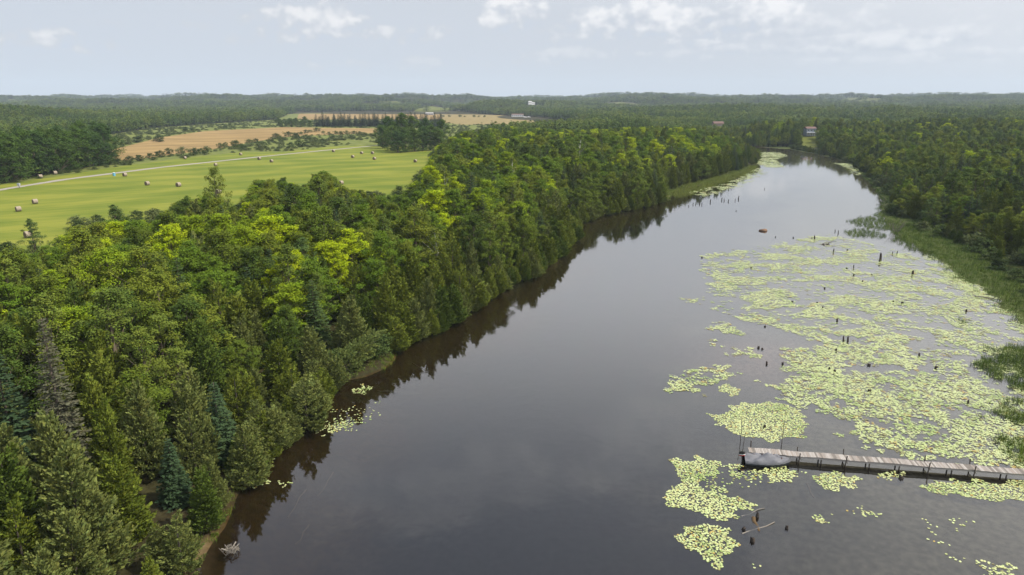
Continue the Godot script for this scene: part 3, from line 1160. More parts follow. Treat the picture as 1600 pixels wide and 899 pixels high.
func build_reeds() -> void:
	var mesh := [tuft_mesh(41, 1.0, 26, 0.3), tuft_mesh(42, 0.8, 24, 0.32)]
	rng.seed = 83
	for key in REEDS:
		var poly := PackedVector2Array(REEDS[key])
		var sparse: bool = key.begins_with("~")
		var lo := poly[0]
		var hi := poly[0]
		for q in poly:
			lo = lo.min(q)
			hi = hi.max(q)
		var lists := [[], []]
		var step := 0.42 if -hi.y < 80 else 0.75
		var z := lo.y
		while z < hi.y:
			var x := lo.x
			while x < hi.x:
				var q := Vector2(x + rf(-0.5, 0.5) * step, z + rf(-0.5, 0.5) * step)
				x += step
				var wig := Vector2(soft.get_noise_2d(q.x * 14, q.y * 14), soft.get_noise_2d(q.x * 14 + 900, q.y * 14)) * 2.0
				if -hi.y < 130 and lo.distance_to(hi) < 4: wig = Vector2.ZERO
				if not Geometry2D.is_point_in_polygon(q + wig, poly): continue
				var n := soft.get_noise_2d(q.x * 10.0, q.y * 16.0)
				if n < (-0.02 if sparse else -0.42) and lo.distance_to(hi) > 4: continue
				var k := rf(0.75, 1.3)
				var c := Color(0.058, 0.098, 0.020).lerp(Color(0.115, 0.165, 0.026), clampf(0.35 + n + rf(-0.3, 0.3), 0, 1))
				if -hi.y > 200 and q.x < 130: c = c.lerp(Color(0.17, 0.19, 0.04), 0.6)
				lists[rng.randi() % 2].append([Transform3D(Basis(Vector3.UP, rf(0, TAU)).scaled(Vector3(k, k * rf(0.8, 1.2), k)), Vector3(q.x, maxf(0.0, ground(q.x, q.y)), q.y)), c])
			z += step
		var h := Node3D.new()
		h.name = numbered("rush_bed")
		add_child(h)
		tag(h, key.lstrip("~"), "rushes", "", "stuff")
		for k in 2:
			if lists[k].size():
				scatter("rushes", mesh[k], lists[k], h)
	# low weeds along the foot of both banks and in the meadow
	var weeds := []
	var d := 30.0
	while d < 330:
		for k in 7:
			var q := Vector2(xl(d) - rf(0.1, 3.0), -d + rf(-0.7, 0.7))
			if soft.get_noise_2d(d * 8.0, 60.0) > -0.1 or d < 54 or (d > 68 and d < 90):
				weeds.append([Transform3D(Basis(Vector3.UP, rf(0, TAU)).scaled(Vector3.ONE * rf(0.5, 1.0)), Vector3(q.x, ground(q.x, q.y), q.y)), Color(0.11, 0.17, 0.02) * shade(0.8, 1.2)])
		d += 0.7
	d = 224.0
	while d < 346:
		for k in 14:
			var q := Vector2(xl(d) - rf(-0.5, 8.0), -d + rf(-0.7, 0.7))
			weeds.append([Transform3D(Basis(Vector3.UP, rf(0, TAU)).scaled(Vector3.ONE * rf(0.8, 1.5)), Vector3(q.x, maxf(0, ground(q.x, q.y)), q.y)), Color(0.13, 0.17, 0.035) * shade(0.75, 1.25)])
		d += 0.8
	d = 92.0
	while d < 330:
		for k in 26:
			var q := Vector2(xr(d) + rf(-1.5, 20.0), -d + rf(-0.7, 0.7))
			weeds.append([Transform3D(Basis(Vector3.UP, rf(0, TAU)).scaled(Vector3.ONE * rf(0.7, 1.4)), Vector3(q.x, maxf(0, ground(q.x, q.y)), q.y)), Color(0.075, 0.125, 0.026) * shade(0.7, 1.3)])
		d += 1.0
	tag(scatter("bank_grass", mesh[1], weeds, self), "green grass and weeds along the foot of the banks", "grass", "", "stuff")
	var meadow := PackedVector2Array(FIELDS.meadow)
	var skip := [PackedVector2Array(FIELDS.hay), PackedVector2Array(FIELDS.stubble), PackedVector2Array(FIELDS.strip), PackedVector2Array(FIELDS.pasture), PackedVector2Array(FIELDS.plain)]
	var low := []
	for k in 14000:
		var q := Vector2(rf(-420, 90), rf(-1000, -180))
		if not Geometry2D.is_point_in_polygon(q, meadow): continue
		var off := false
		for s in skip:
			if Geometry2D.is_point_in_polygon(q, s):
				off = true
				break
		if off or near_road(q) < 4: continue
		var n := soft.get_noise_2d(q.x * 1.5, q.y * 1.5)
		if n < -0.05: continue
		var w := rf(0.35, 0.9)
		low.append([Transform3D(Basis(Vector3.UP, rf(0, TAU)).scaled(Vector3(w * 1.2, w * 0.6, w * 1.2)), Vector3(q.x, 5.0, q.y)), Color(0.12, 0.145, 0.055).lerp(Color(0.07, 0.10, 0.03), rng.randf())])
	tag(scatter("meadow_scrub", kinds.meadow_shrub.variants[0][2], low, self), "low silvery green scrub and weeds of the rough meadow", "scrub", "", "stuff")

func near_road(q: Vector2) -> float:
	var best := 1e9
	for k in ROAD.size() - 1:
		best = minf(best, q.distance_to(Geometry2D.get_closest_point_to_segment(q, ROAD[k], ROAD[k + 1])))
	return best

func stump_mesh(s: int, h: float, r: float) -> ArrayMesh:
	rng.seed = s
	var g := Geo.new()
	var k := 9
	var rings := 5
	var top := []
	for q in k: top.append(h * rf(0.62, 1.05))
	for j in rings:
		var t := j / (rings - 1.0)
		for q in k:
			var a := TAU * q / k
			var rr := r * (1.35 - 0.55 * t) * (1.0 + 0.22 * sin(q * 2.3 + s)) * rf(0.9, 1.1)
			var y: float = -0.5 + (top[q] + 0.5) * t
			g.v.append(Vector3(cos(a) * rr, y, sin(a) * rr))
			g.n.append(Vector3(cos(a), 0.1, sin(a)).normalized())
			g.c.append(shade(0.75, 1.25, 0.1))
	for j in rings - 1:
		for q in k:
			var a0 := j * k + q
			var a1 := j * k + (q + 1) % k
			g.i.append_array([a0, a1, a0 + k, a1, a1 + k, a0 + k])
	var mid := g.v.size()
	g.v.append(Vector3(0, h * 0.55, 0))
	g.n.append(Vector3.UP)
	g.c.append(Color(0.8, 0.8, 0.8))
	for q in k:
		g.i.append_array([mid, (rings - 1) * k + q, (rings - 1) * k + (q + 1) % k])
	return g.mesh(M.rot)

func build_stumps() -> void:
	M.rot = plain(lin(0.055, 0.045, 0.038), 0.9, true, 0.25)
	M.weathered = plain(lin(0.20, 0.18, 0.155), 0.9, true, 0.25)
	M.sunken = plain(lin(0.10, 0.068, 0.036), 0.9, true, 0.25)
	var tall := [stump_mesh(51, 1.05, 0.14), stump_mesh(52, 1.3, 0.17)]
	var short := [stump_mesh(53, 0.4, 0.22), stump_mesh(54, 0.3, 0.28), stump_mesh(55, 0.55, 0.18)]
	rng.seed = 84
	for k in STUMPS.size():
		var p: Vector2 = STUMPS[k]
		var d := -p.y
		var high: bool = k in [2, 7, 8, 18, 19, 34, 35, 36, 37, 39, 40, 41, 42] or (k >= 44 and k <= 56)
		var where := "rising from the lily bed beyond the dock"
		if d < 54: where = "in the dark shallows in front of the dock" if d < 51 else "under the front of the dock"
		elif d < 66: where = "behind the thin poles by the dock"
		elif d < 90: where = "between the patches of the lily bed"
		elif d < 125: where = "in the middle of the pale lily bed"
		elif d < 175: where = "in the far lily bed off the marsh grass"
		elif d >= 175: where = "off the marshy end of the tree belt"
		var o := part("tree_stump", (tall if high else short)[k % (2 if high else 3)], self)
		o.position = Vector3(p.x, 0, p.y)
		o.rotation = Vector3(rf(-0.12, 0.12), rf(0, TAU), rf(-0.12, 0.12))
		o.scale = Vector3(0.72, 0.85, 0.72) * rf(0.7, 1.05)
		if k == 39: o.scale = Vector3(1.1, 1.3, 1.1)
		if k == 8: o.scale = Vector3(1.4, 0.9, 1.4)
		var label := "%s dark broken stump %s" % ["tall" if high else "short", where]
		if k == 39: label = "tallest leaning dark stump standing alone at the edge of the lily bed"
		if k == 8: label = "wide jagged dark stump nearest the marsh grass"
		tag(o, label, "stump", "" if k in [8, 39] else "stumps " + where)

# a crooked log or branch between two points
func log_geo(g: Geo, a: Vector3, b: Vector3, r0: float, r1: float, bend := 0.12) -> void:
	var m := a.lerp(b, 0.35) + rv() * bend
	var m2 := a.lerp(b, 0.7) + rv() * bend
	g.tube([a, m, m2, b], [r0, lerpf(r0, r1, 0.35), lerpf(r0, r1, 0.7), r1], 7, shade(0.85, 1.1, 0.06))

func lone_log(label: String, a: Vector3, b: Vector3, r0: float, r1: float, m: Material, called := "sunken_log") -> void:
	var g := Geo.new()
	log_geo(g, a, b, r0, r1)
	tag(part(called, g.mesh(m), self), label, "log")

func build_deadwood() -> void:
	rng.seed = 85
	# driftwood heap far out by the marsh
	var t := thing("driftwood_heap", "heap of brown driftwood branches out by the marsh grass", "driftwood", Vector3(71.9, 0, -153.5))
	for k in 7:
		var g := Geo.new()
		var a := rf(0, TAU)
		log_geo(g, Vector3(cos(a) * rf(0.2, 1.2), rf(-0.1, 0.3), sin(a) * 0.6), Vector3(rf(0.8, 2.8), rf(0.2, 0.9), rf(-0.8, 0.8)) * (1.0 if k % 2 else -0.7), rf(0.09, 0.18), 0.03, 0.2)
		part("branch", g.mesh(M.weathered if k % 3 == 0 else M.rot), t)
	# sunken timber crossing with a muddy stem between, in front of the dock
	lone_log("long grey pole lying across the stump nearest the round lily patch", Vector3(17.6, -0.02, -45.3), Vector3(20.6, 0.05, -46.7), 0.06, 0.04, M.weathered, "floating_pole")
	lone_log("short grey pole across the stumps above the long floating pole", Vector3(18.3, -0.02, -47.6), Vector3(20.5, 0.05, -48.6), 0.05, 0.03, M.weathered, "floating_pole")
	lone_log("brown waterlogged stem between the two floating poles", Vector3(19.2, -0.12, -47.4), Vector3(19.0, -0.08, -45.6), 0.22, 0.12, M.sunken)
	lone_log("straight brown log under the water below the oval lily patch", Vector3(25.6, -0.15, -52.6), Vector3(25.4, -0.3, -50.7), 0.09, 0.07, M.sunken)
	lone_log("pale sunken branch off the near sandy bank", Vector3(-17.6, -0.15, -51.6), Vector3(-18.0, -0.3, -47.8), 0.07, 0.03, M.sunken)
	lone_log("thin pale sunken branch farther out off the sandy bank", Vector3(-16.0, -0.15, -54.5), Vector3(-16.4, -0.25, -50.8), 0.05, 0.02, M.sunken)
	lone_log("short pale sunken branch nearest the bottom edge", Vector3(-15.9, -0.15, -46.6), Vector3(-16.3, -0.2, -44.2), 0.06, 0.03, M.sunken)
	lone_log("brown sunken log among the tree reflections", Vector3(-13.6, -0.12, -75.5), Vector3(-10.8, -0.2, -74.4), 0.10, 0.05, M.sunken)
	lone_log("curved brown sunken log beyond the leaning cedar", Vector3(-12.6, -0.12, -80.6), Vector3(-9.6, -0.25, -77.6), 0.10, 0.04, M.sunken)
	lone_log("long thin sunken trunk pointing out under the leaning cedar", Vector3(-15.4, -0.12, -72.0), Vector3(-10.4, -0.25, -71.6), 0.09, 0.03, M.sunken)
	lone_log("reddish drift log lying by the backwater under the marsh grass", Vector3(77.8, 0.06, -110.4), Vector3(80.3, 0.12, -109.0), 0.10, 0.06, M.weathered, "drift_log")
	# grey root tangles on the bank
	for s in [[Vector3(-10.6, 0.2, -93.4), "bleached root tangle at the water's edge beyond the leaning cedar"], [Vector3(-20.6, 0.2, -43.0), "grey drift root on the sandy bank at the bottom edge"], [Vector3(-7.9, 0.25, -99.6), "grey fallen branches at the foot of the silvery cedar"]]:
		var o := thing("root_tangle", s[1], "driftwood", s[0])
		for k in 26:
			var g := Geo.new()
			var a := rf(0, TAU)
			var e := Vector3(cos(a) * 1.1, rf(-0.1, 0.5), sin(a) * 0.8) * rf(0.5, 1.5) * (0.5 if s[0].z > -50 else 1.0)
			g.tube([rv() * 0.5, e * 0.5 + rv() * 0.35, e], [rf(0.03, 0.06), 0.03, 0.012], 4, shade(0.8, 1.2, 0.05), false)
			part("root", g.mesh(M.weathered), o)
	# a brown boulder out in the river
	var b := SphereMesh.new()
	b.radius = 1.0
	b.height = 2.0
	var st := SurfaceTool.new()
	st.create_from(b, 0)
	var arr := b.get_mesh_arrays()
	var vs: PackedVector3Array = arr[Mesh.ARRAY_VERTEX]
	for k in vs.size():
		vs[k] *= (1.0 + rough.get_noise_3dv(vs[k] * 60.0) * 0.45) * Vector3(1.0, 0.45, 0.7)
	arr[Mesh.ARRAY_VERTEX] = vs
	var am := ArrayMesh.new()
	am.add_surface_from_arrays(Mesh.PRIMITIVE_TRIANGLES, arr)
	am.surface_set_material(0, plain(lin(0.16, 0.10, 0.065), 0.9))
	var o := part("river_boulder", am, self)
	o.position = Vector3(63.6, 0.05, -170.2)
	tag(o, "low brown boulder alone in open water off the stump field", "rock")
	# the cedar that has tipped over the water
	var lean := thing("leaning_cedar", "cedar tipped low over the water with bare grey branches below", "tree", Vector3(-21.2, 0.25, -75.4))
	lean.basis = Basis(Vector3(0.52, 0, 0.85).normalized().cross(Vector3.UP).normalized(), 0.0)
	var axis := Vector3(5.6, 0, -5.6).normalized()
	lean.basis = Basis(Vector3.UP.cross(axis).normalized(), deg_to_rad(60))
	var two := cedar(590, 9.4, 2.5, 190, 70, 0.26, 0.5)
	var keep := Geo.new()
	# only the upper side still carries green
	var below := lean.basis.inverse() * Vector3.DOWN
	for k in range(0, two[1].v.size(), 4):
		var p: Vector3 = two[1].v[k]
		if p.dot(below) > 0.25 or (p.y < 2.2 and rng.randf() < 0.8): continue
		var o2 := keep.v.size()
		for e in 4:
			keep.v.append(two[1].v[k + e])
			keep.n.append(two[1].n[k + e])
			keep.c.append(two[1].c[k + e])
		keep.i.append_array([o2, o2 + 1, o2 + 2, o2, o2 + 2, o2 + 3])
	part("trunk", two[0].mesh(bark_mat), lean)
	part("crown", keep.mesh(mass_leaf), lean, leaf_material(lin(0.115, 0.145, 0.040), 0.25))
	var twigs := Geo.new()
	for k in 150:
		var y := rf(0.6, 6.4)
		var dir := (below * rf(0.5, 1.2) + rv() * 0.7 + Vector3(0, 0.5, 0)).normalized()
		var ln := rf(0.7, 1.7) * (1.0 - y / 12.0)
		twigs.tube([Vector3(0, y, 0), Vector3(0, y, 0) + dir * ln * 0.5 + rv() * 0.08, Vector3(0, y, 0) + dir * ln], [0.028, 0.018, 0.005], 3, shade(0.75, 1.25, 0.05), false)
	part("bare_branches", twigs.mesh(M.weathered), lean)
	# dead grey bushes on the far bank
	for s in [[Vector2(106.5, -150.0), 5.2, "large leafless grey bush in front of the far bank trees"], [Vector2(109.5, -148.0), 4.4, "second leafless grey bush beside the largest one"], [Vector2(96.0, -168.0), 4.2, "pale leafless bush at the wood edge by the marsh tongue"], [Vector2(15.6, -189.0), 5.5, "silvery leafless snag on the narrowing bank"]]:
		var w: Geo = bare(int(s[1] * 100), s[1], 26, 0.5, Color(0.8, 0.8, 0.82))
		var dead := thing("dead_bush", s[2], "bush", Vector3(s[0].x, ground(s[0].x, s[0].y), s[0].y))
		part("branches", w.mesh(M.weathered), dead)

# ---------------------------------------------------------------- dock, boat, bales, buildings
func build_dock() -> void:
	rng.seed = 86
	M.plank = []
	for c in [Color(0.33, 0.31, 0.295), Color(0.40, 0.38, 0.365), Color(0.22, 0.205, 0.19), Color(0.34, 0.305, 0.28), Color(0.45, 0.435, 0.42)]:
		var m := plain(lin(c.r, c.g, c.b), 0.85, false, 0.25)
		grain(m, noise_tex(0.06, 4, Color(0.72, 0.70, 0.68), Color(1, 1, 1), 256, false, 1.0, 17 + M.plank.size()), 0.9)
		m.uv1_scale = Vector3(0.35, 0.9, 2.4)
		M.plank.append(m)
	M.beam = plain(lin(0.30, 0.285, 0.27), 0.85)
	M.post = plain(lin(0.075, 0.065, 0.055), 0.9)
	var a := Vector3(22.0, 0, -57.1)
	var b := Vector3(51.5, 0, -52.15)
	var along := (b - a).normalized()
	var t := thing("wooden_dock", "long narrow weathered plank dock running out from the shore", "dock", a, atan2(-along.z, along.x))
	var length := a.distance_to(b)
	var width := 0.98
	var top := 0.62
	var shape := []
	for k in 3:
		var g := Geo.new()
		g.box(Vector3.ZERO, Vector3(0.138, 0.036, width + (k - 1) * 0.035), Color.WHITE)
		shape.append(g)
	var meshes := []
	for g in shape: meshes.append(g.mesh(null))
	var x := 0.07
	var k := 0
	while x < length:
		var o := part("plank", meshes[rng.randi() % 3], t, M.plank[rng.randi() % 5])
		var sag := 0.02 * sin(x * 1.1) + 0.03 * soft.get_noise_2d(x * 12.0, 70.0)
		o.position = Vector3(x, top + sag + rf(-0.005, 0.005), rf(-0.025, 0.025))
		o.rotation.y = rf(-0.015, 0.015)
		x += 0.15
		k += 1
	for s in [-1, 1]:
		var g := Geo.new()
		g.box(Vector3(length * 0.5, top - 0.125, s * (width * 0.5 - 0.09)), Vector3(length - 0.1, 0.15, 0.05), Color.WHITE)
		part("stringer", g.mesh(M.beam), t)
	var posts := [[0.25, 0.9, 0], [4.4, 0.55, 1], [8.4, 0.75, 1], [15.3, 0.7, 1], [19.0, 0.72, 1], [24.2, 0.7, 1], [28.8, 0.7, 1]]
	for p in posts:
		for s in [-1, 1]:
			if p[2] == 0 and s > 0: continue
			var g := Geo.new()
			var up: float = top + p[1] * (0.75 if s < 0 else 0.62)
			g.tube([Vector3(p[0] - 0.12 * s, -1.2, s * (width * 0.5 + 0.07)), Vector3(p[0], up, s * (width * 0.5 + 0.06))], [0.055, 0.05], 7, Color.WHITE)
			part("post", g.mesh(M.post), t)
		var c := Geo.new()
		c.box(Vector3(p[0] + 0.14, top - 0.26, 0), Vector3(0.05, 0.12, width + 0.2), Color.WHITE)
		part("crossbeam", c.mesh(M.beam), t)
	for q in [2.6, 6.3, 10.4, 12.9, 17.2, 21.6, 26.4]:
		for s in [-1, 1]:
			var g := Geo.new()
			g.tube([Vector3(q, -1.2, s * 0.42), Vector3(q, top - 0.2, s * 0.42)], [0.06, 0.06], 7, Color.WHITE)
			part("support", g.mesh(M.post), t)
	# thin stakes left standing round the outer end
	for s in [[Vector2(22.35, -60.3), 2.3, -0.04, "thin tall stake standing alone past the end of the dock"], [Vector2(21.75, -57.95), 1.9, 0.06, "thin stake beside the boat motor at the dock end"], [Vector2(26.0, -59.4), 2.5, 0.0, "thin straight stake behind the outer part of the dock"]]:
		var g := Geo.new()
		g.tube([Vector3(0, -1.2, 0), Vector3(s[2] * 0.6, s[1] * 0.55, 0.03), Vector3(s[2] * s[1], s[1], 0)], [0.035, 0.03, 0.022], 6, Color.WHITE)
		var o := part("wooden_stake", g.mesh(M.post), self)
		o.position = Vector3(s[0].x, 0, s[0].y)
		tag(o, s[3], "stake")

func build_boat() -> void:
	rng.seed = 87
	var L := 4.0
	var t := thing("covered_boat", "small motor boat under a grey tarpaulin moored at the dock end", "boat", Vector3(23.25, 0, -55.75), deg_to_rad(-9.0))
	var secs := 22
	var hull := Geo.new()
	var cover := Geo.new()
	var beam := func(u: float) -> float: return 0.80 * pow(maxf(0.0, 1.0 - pow(maxf(0.0, (u - 0.42) / 0.58), 2.2)), 0.8) * (0.9 + 0.1 * ss(0, 0.25, u))
	var rail := func(u: float) -> float: return 0.40 + 0.16 * u * u
	for j in secs + 1:
		var u := j / float(secs)
		var x := (u - 0.5) * L
		var w: float = beam.call(u) + 0.012
		var y: float = rail.call(u)
		for q in 9:
			var a := PI * q / 8.0
			var bottom := Vector3(x - 0.12 * u * sin(a), y - (y + 0.22) * pow(sin(a), 0.55), -cos(a) * w * lerpf(1.0, 0.82, sin(a)))
			hull.v.append(bottom)
			hull.n.append(Vector3(0, -sin(a) - 0.05, -cos(a)).normalized())
			hull.c.append(Color.WHITE)
		# cloth: ridge along the middle held by the motor, seats and a bow pole, hollow between, skirt over the rail
		var ridge := 0.30 + 0.30 * exp(-pow((u - 0.5) / 0.11, 2)) + 0.10 * exp(-pow((u - 0.12) / 0.09, 2)) - 0.17 * ss(0.68, 1.0, u)
		for q in 15:
			var f := q / 7.0 - 1.0
			var skirt := absf(f) > 0.86
			var side: float = f / 0.86 if not skirt else signf(f)
			var yy: float = y + 0.03 + ridge * pow(1.0 - minf(1.0, absf(side)), 0.72 + 0.3 * sin(u * 17.0))
			yy += soft.get_noise_2d(x * 55.0, f * 60.0 + u * 90.0) * 0.15 * (1.0 - absf(f) * 0.4) + sin(u * 34.0 + f * 7.0) * 0.022
			yy += (0.5 - absf(sin(atan2(f * 1.4, (u - 0.5) * 3.0) * 4.0 + 0.4))) * 0.10 * (1.0 - absf(f) * 0.7) * ss(0.0, 0.25, absf(u - 0.5) + absf(f) * 0.4)
			if skirt: yy = y - 0.13 - 0.05 * absf(sin(u * 24.0)) if absf(f) > 0.99 else y + 0.02
			cover.v.append(Vector3(x * 1.01, yy, side * (w + (0.035 if skirt else 0.02))))
			cover.n.append(Vector3.UP)
			cover.c.append(Color.WHITE)
	for j in secs:
		for q in 8:
			var a := j * 9 + q
			hull.i.append_array([a, a + 1, a + 9, a + 1, a + 10, a + 9])
		for q in 14:
			var a := j * 15 + q
			cover.i.append_array([a, a + 15, a + 1, a + 1, a + 15, a + 16])
	for k in 9:
		pass
	# transom
	var mid := hull.v.size()
	for q in 9:
		hull.v.append(hull.v[q])
		hull.n.append(Vector3.LEFT)
		hull.c.append(Color.WHITE)
	for q in range(1, 8): hull.i.append_array([mid, mid + q, mid + q + 1])
	for j in range(secs + 1):
		for q in 15:
			var a := j * 15 + q
			var l := cover.v[j * 15 + maxi(q - 1, 0)]
			var r := cover.v[j * 15 + mini(q + 1, 14)]
			var f := cover.v[maxi(j - 1, 0) * 15 + q]
			var e := cover.v[mini(j + 1, secs) * 15 + q]
			var nn := (r - l).cross(e - f).normalized()
			cover.n[a] = nn if nn.y > -0.2 else -nn
	part("hull", hull.mesh(plain(lin(0.05, 0.055, 0.06), 0.45)), t)
	var tarp := plain(lin(0.145, 0.15, 0.168), 0.6, false, 0.3)
	grain(tarp, noise_tex(0.03, 4, Color(0.86, 0.86, 0.87), Color(1, 1, 1), 256, false, 1.0, 29), 0.5)
	part("tarpaulin", cover.mesh(tarp), t)
	# brown stains of leaves on the cloth
	var st := Geo.new()
	for s in [Vector3(0.72, 0, -0.12), Vector3(1.25, 0, 0.12), Vector3(-0.35, 0, -0.28), Vector3(-1.2, 0, -0.3)]:
		for k in 14:
			var p: Vector3 = s + Vector3(rf(-0.2, 0.2), 0, rf(-0.09, 0.09))
			var u := clampf(p.x / L + 0.5, 0, 0.999)
			var j := int(u * secs)
			var f := clampf(p.z / (float(beam.call(u)) * 1.0) * 0.86, -0.84, 0.84)
			var q := int((f + 1.0) * 7.0)
			var y0 := cover.v[j * 15 + q].y
			var y1 := cover.v[(j + 1) * 15 + q].y
			var y2 := cover.v[j * 15 + q + 1].y
			var fy := lerpf(y0, y1, u * secs - j) + (y2 - y0) * ((f + 1.0) * 7.0 - q)
			st.leaf(Vector3(p.x, fy + 0.015, p.z), Vector3(rf(-1, 1), 0, rf(-1, 1)).normalized(), Vector3(rf(-1, 1), 0, rf(-1, 1)).normalized(), Vector3.UP, 0.13, 0.09, shade(0.8, 1.2))
	tag(part("fallen_leaves", st.mesh(plain(lin(0.20, 0.11, 0.085), 0.9, true)), t), "", "", "", "stuff")
	# outboard: cowl with a white and a red stripe, leg, propeller
	var mo := Node3D.new()
	mo.name = "outboard_motor"
	t.add_child(mo)
	mo.position = Vector3(-L * 0.5 - 0.16, 0.3, 0.0)
	mo.rotation.z = 0.12
	var black := plain(lin(0.02, 0.02, 0.023), 0.3, false, 0.5)
	var cowl := Geo.new()
	var prof := [[0.30, 0.10], [0.33, 0.19], [0.46, 0.22], [0.60, 0.21], [0.70, 0.16], [0.74, 0.02]]
	var ps := []
	var rs := []
	for e in prof:
		ps.append(Vector3(0, e[0], 0))
		rs.append(e[1])
	cowl.tube(ps, rs, 14, Color.WHITE)
	for k in cowl.v.size(): cowl.v[k].x *= 1.35
	part("cowl", cowl.mesh(black), mo)
	for s in [[0.50, lin(0.70, 0.70, 0.70)], [0.415, lin(0.42, 0.03, 0.035)]]:
		var g := Geo.new()
		g.tube([Vector3(0, s[0] - 0.03, 0), Vector3(0, s[0] + 0.03, 0)], [0.229, 0.229], 14, Color.WHITE, false)
		for k in g.v.size(): g.v[k].x *= 1.35
		part("stripe", g.mesh(plain(s[1], 0.35)), mo)
	var leg := Geo.new()
	leg.tube([Vector3(0, 0.34, 0), Vector3(-0.02, -0.1, 0), Vector3(-0.04, -0.62, 0)], [0.08, 0.065, 0.05], 8, Color.WHITE)
	part("leg", leg.mesh(black), mo)
	var prop := Geo.new()
	for k in 3:
		var a := TAU * k / 3.0
		prop.leaf(Vector3(-0.13, -0.58, 0), Vector3(0, cos(a), sin(a)), Vector3(0.6, -sin(a) * 0.8, cos(a) * 0.8), Vector3.LEFT, 0.13, 0.09, Color.WHITE)
	part("propeller", prop.mesh(black), mo)
	var rope := Geo.new()
	rope.tube([Vector3(1.9, 0.52, -0.05), Vector3(1.7, 0.44, -0.5), Vector3(1.5, 0.62, -0.98)], [0.012, 0.012, 0.012], 5, Color.WHITE)
	part("mooring_rope", rope.mesh(plain(lin(0.4, 0.36, 0.3), 0.9)), t)

func bale_mesh() -> Array:
	rng.seed = 88
	var g := Geo.new()
	var caps := Geo.new()
	var k := 26
	var prof := [[-0.62, 0.70], [-0.58, 0.75], [-0.3, 0.765], [0.0, 0.755], [0.3, 0.765], [0.58, 0.75], [0.62, 0.70]]
	for e in prof:
		for q in k:
			var a := TAU * q / k
			var r: float = e[1] * rf(0.985, 1.012)
			g.v.append(Vector3(e[0], cos(a) * r, sin(a) * r))
			g.n.append(Vector3(signf(e[0]) * (0.5 if absf(e[0]) > 0.5 else 0.0), cos(a), sin(a)).normalized())
			g.c.append(shade(0.86, 1.1, 0.05))
	for j in prof.size() - 1:
		for q in k:
			var a0 := j * k + q
			var a1 := j * k + (q + 1) % k
			g.i.append_array([a0, a0 + k, a1, a1, a0 + k, a1 + k])
	for s in [-1, 1]:
		var rings := [0.70, 0.55, 0.38, 0.2, 0.02]
		var first := caps.v.size()
		for j in rings.size():
			for q in k:
				var a := TAU * q / k + j * 0.1
				caps.v.append(Vector3(s * (0.62 + (0.015 if j % 2 else -0.012)), cos(a) * rings[j], sin(a) * rings[j]))
				caps.n.append(Vector3(s, rf(-0.2, 0.2), rf(-0.2, 0.2)).normalized())
				caps.c.append(shade(0.7, 1.1, 0.06))
		for j in rings.size() - 1:
			for q in k:
				var a0 := first + j * k + q
				var a1 := first + j * k + (q + 1) % k
				if s < 0: caps.i.append_array([a0, a1, a0 + k, a1, a1 + k, a0 + k])
				else: caps.i.append_array([a0, a0 + k, a1, a1, a0 + k, a1 + k])
	return [g.mesh(null), caps.mesh(null)]

func build_bales() -> void:
	var two := bale_mesh()
	var wrap := plain(lin(0.27, 0.23, 0.18), 0.85, true, 0.3)
	var straw := plain(lin(0.15, 0.115, 0.08), 0.95, true, 0.2)
	var names := ["second lowest on the picture's hay field, beside the young poplar", "just beyond the second lowest one by the poplar", "lowest and largest of all, behind the tree belt", "closest to the dark wood, nearer the road start", "beside the dark wood, second from the road start", "touching the gravel road next to the blue barrel",
		"alone in open field below the blue barrel", "below the gravel road, right of the lone one", "across the road in front of the stubble field shrubs", "across the road where the meadow begins", "half hidden behind the tall slender poplar", "below the road, first of a pair beyond the poplar", "below the road, second of a pair beyond the poplar",
		"farthest up by the bend of the gravel road", "lower of the cluster before the big tree clump", "upper middle of the cluster before the big tree clump", "closest to the big tree clump", "lowest right of the cluster before the big tree clump", "alone at the far end of the field", "at the field's end corner beside the tree belt", "peeking out behind the bushy topped poplar", "hidden low behind the slender poplar"]
	rng.seed = 89
	var turns := [0.2, 0.35, 0.55, 0.4, 0.3, 0.8, 1.0, 0.9, 0.7, 0.8, 0.3, 0.9, 1.0, 0.9, 0.9, 0.8, 1.0, 0.9, 1.1, 0.8, 0.4, 0.6]
	for k in BALES.size():
		var p: Vector2 = BALES[k]
		var o := thing("hay_bale", "round hay bale " + names[k], "hay bale", Vector3(p.x, 5.05 + 0.73, p.y), 0.85 + turns[k] * 0.3, "round bales on the hay field")
		part("wrapped_side", two[0], o, wrap)
		part("end_face", two[1], o, straw)
		o.rotation.x = rf(-0.5, 0.5)
		o.scale = Vector3.ONE * rf(0.84, 0.94)
		o.position.y -= 0.08

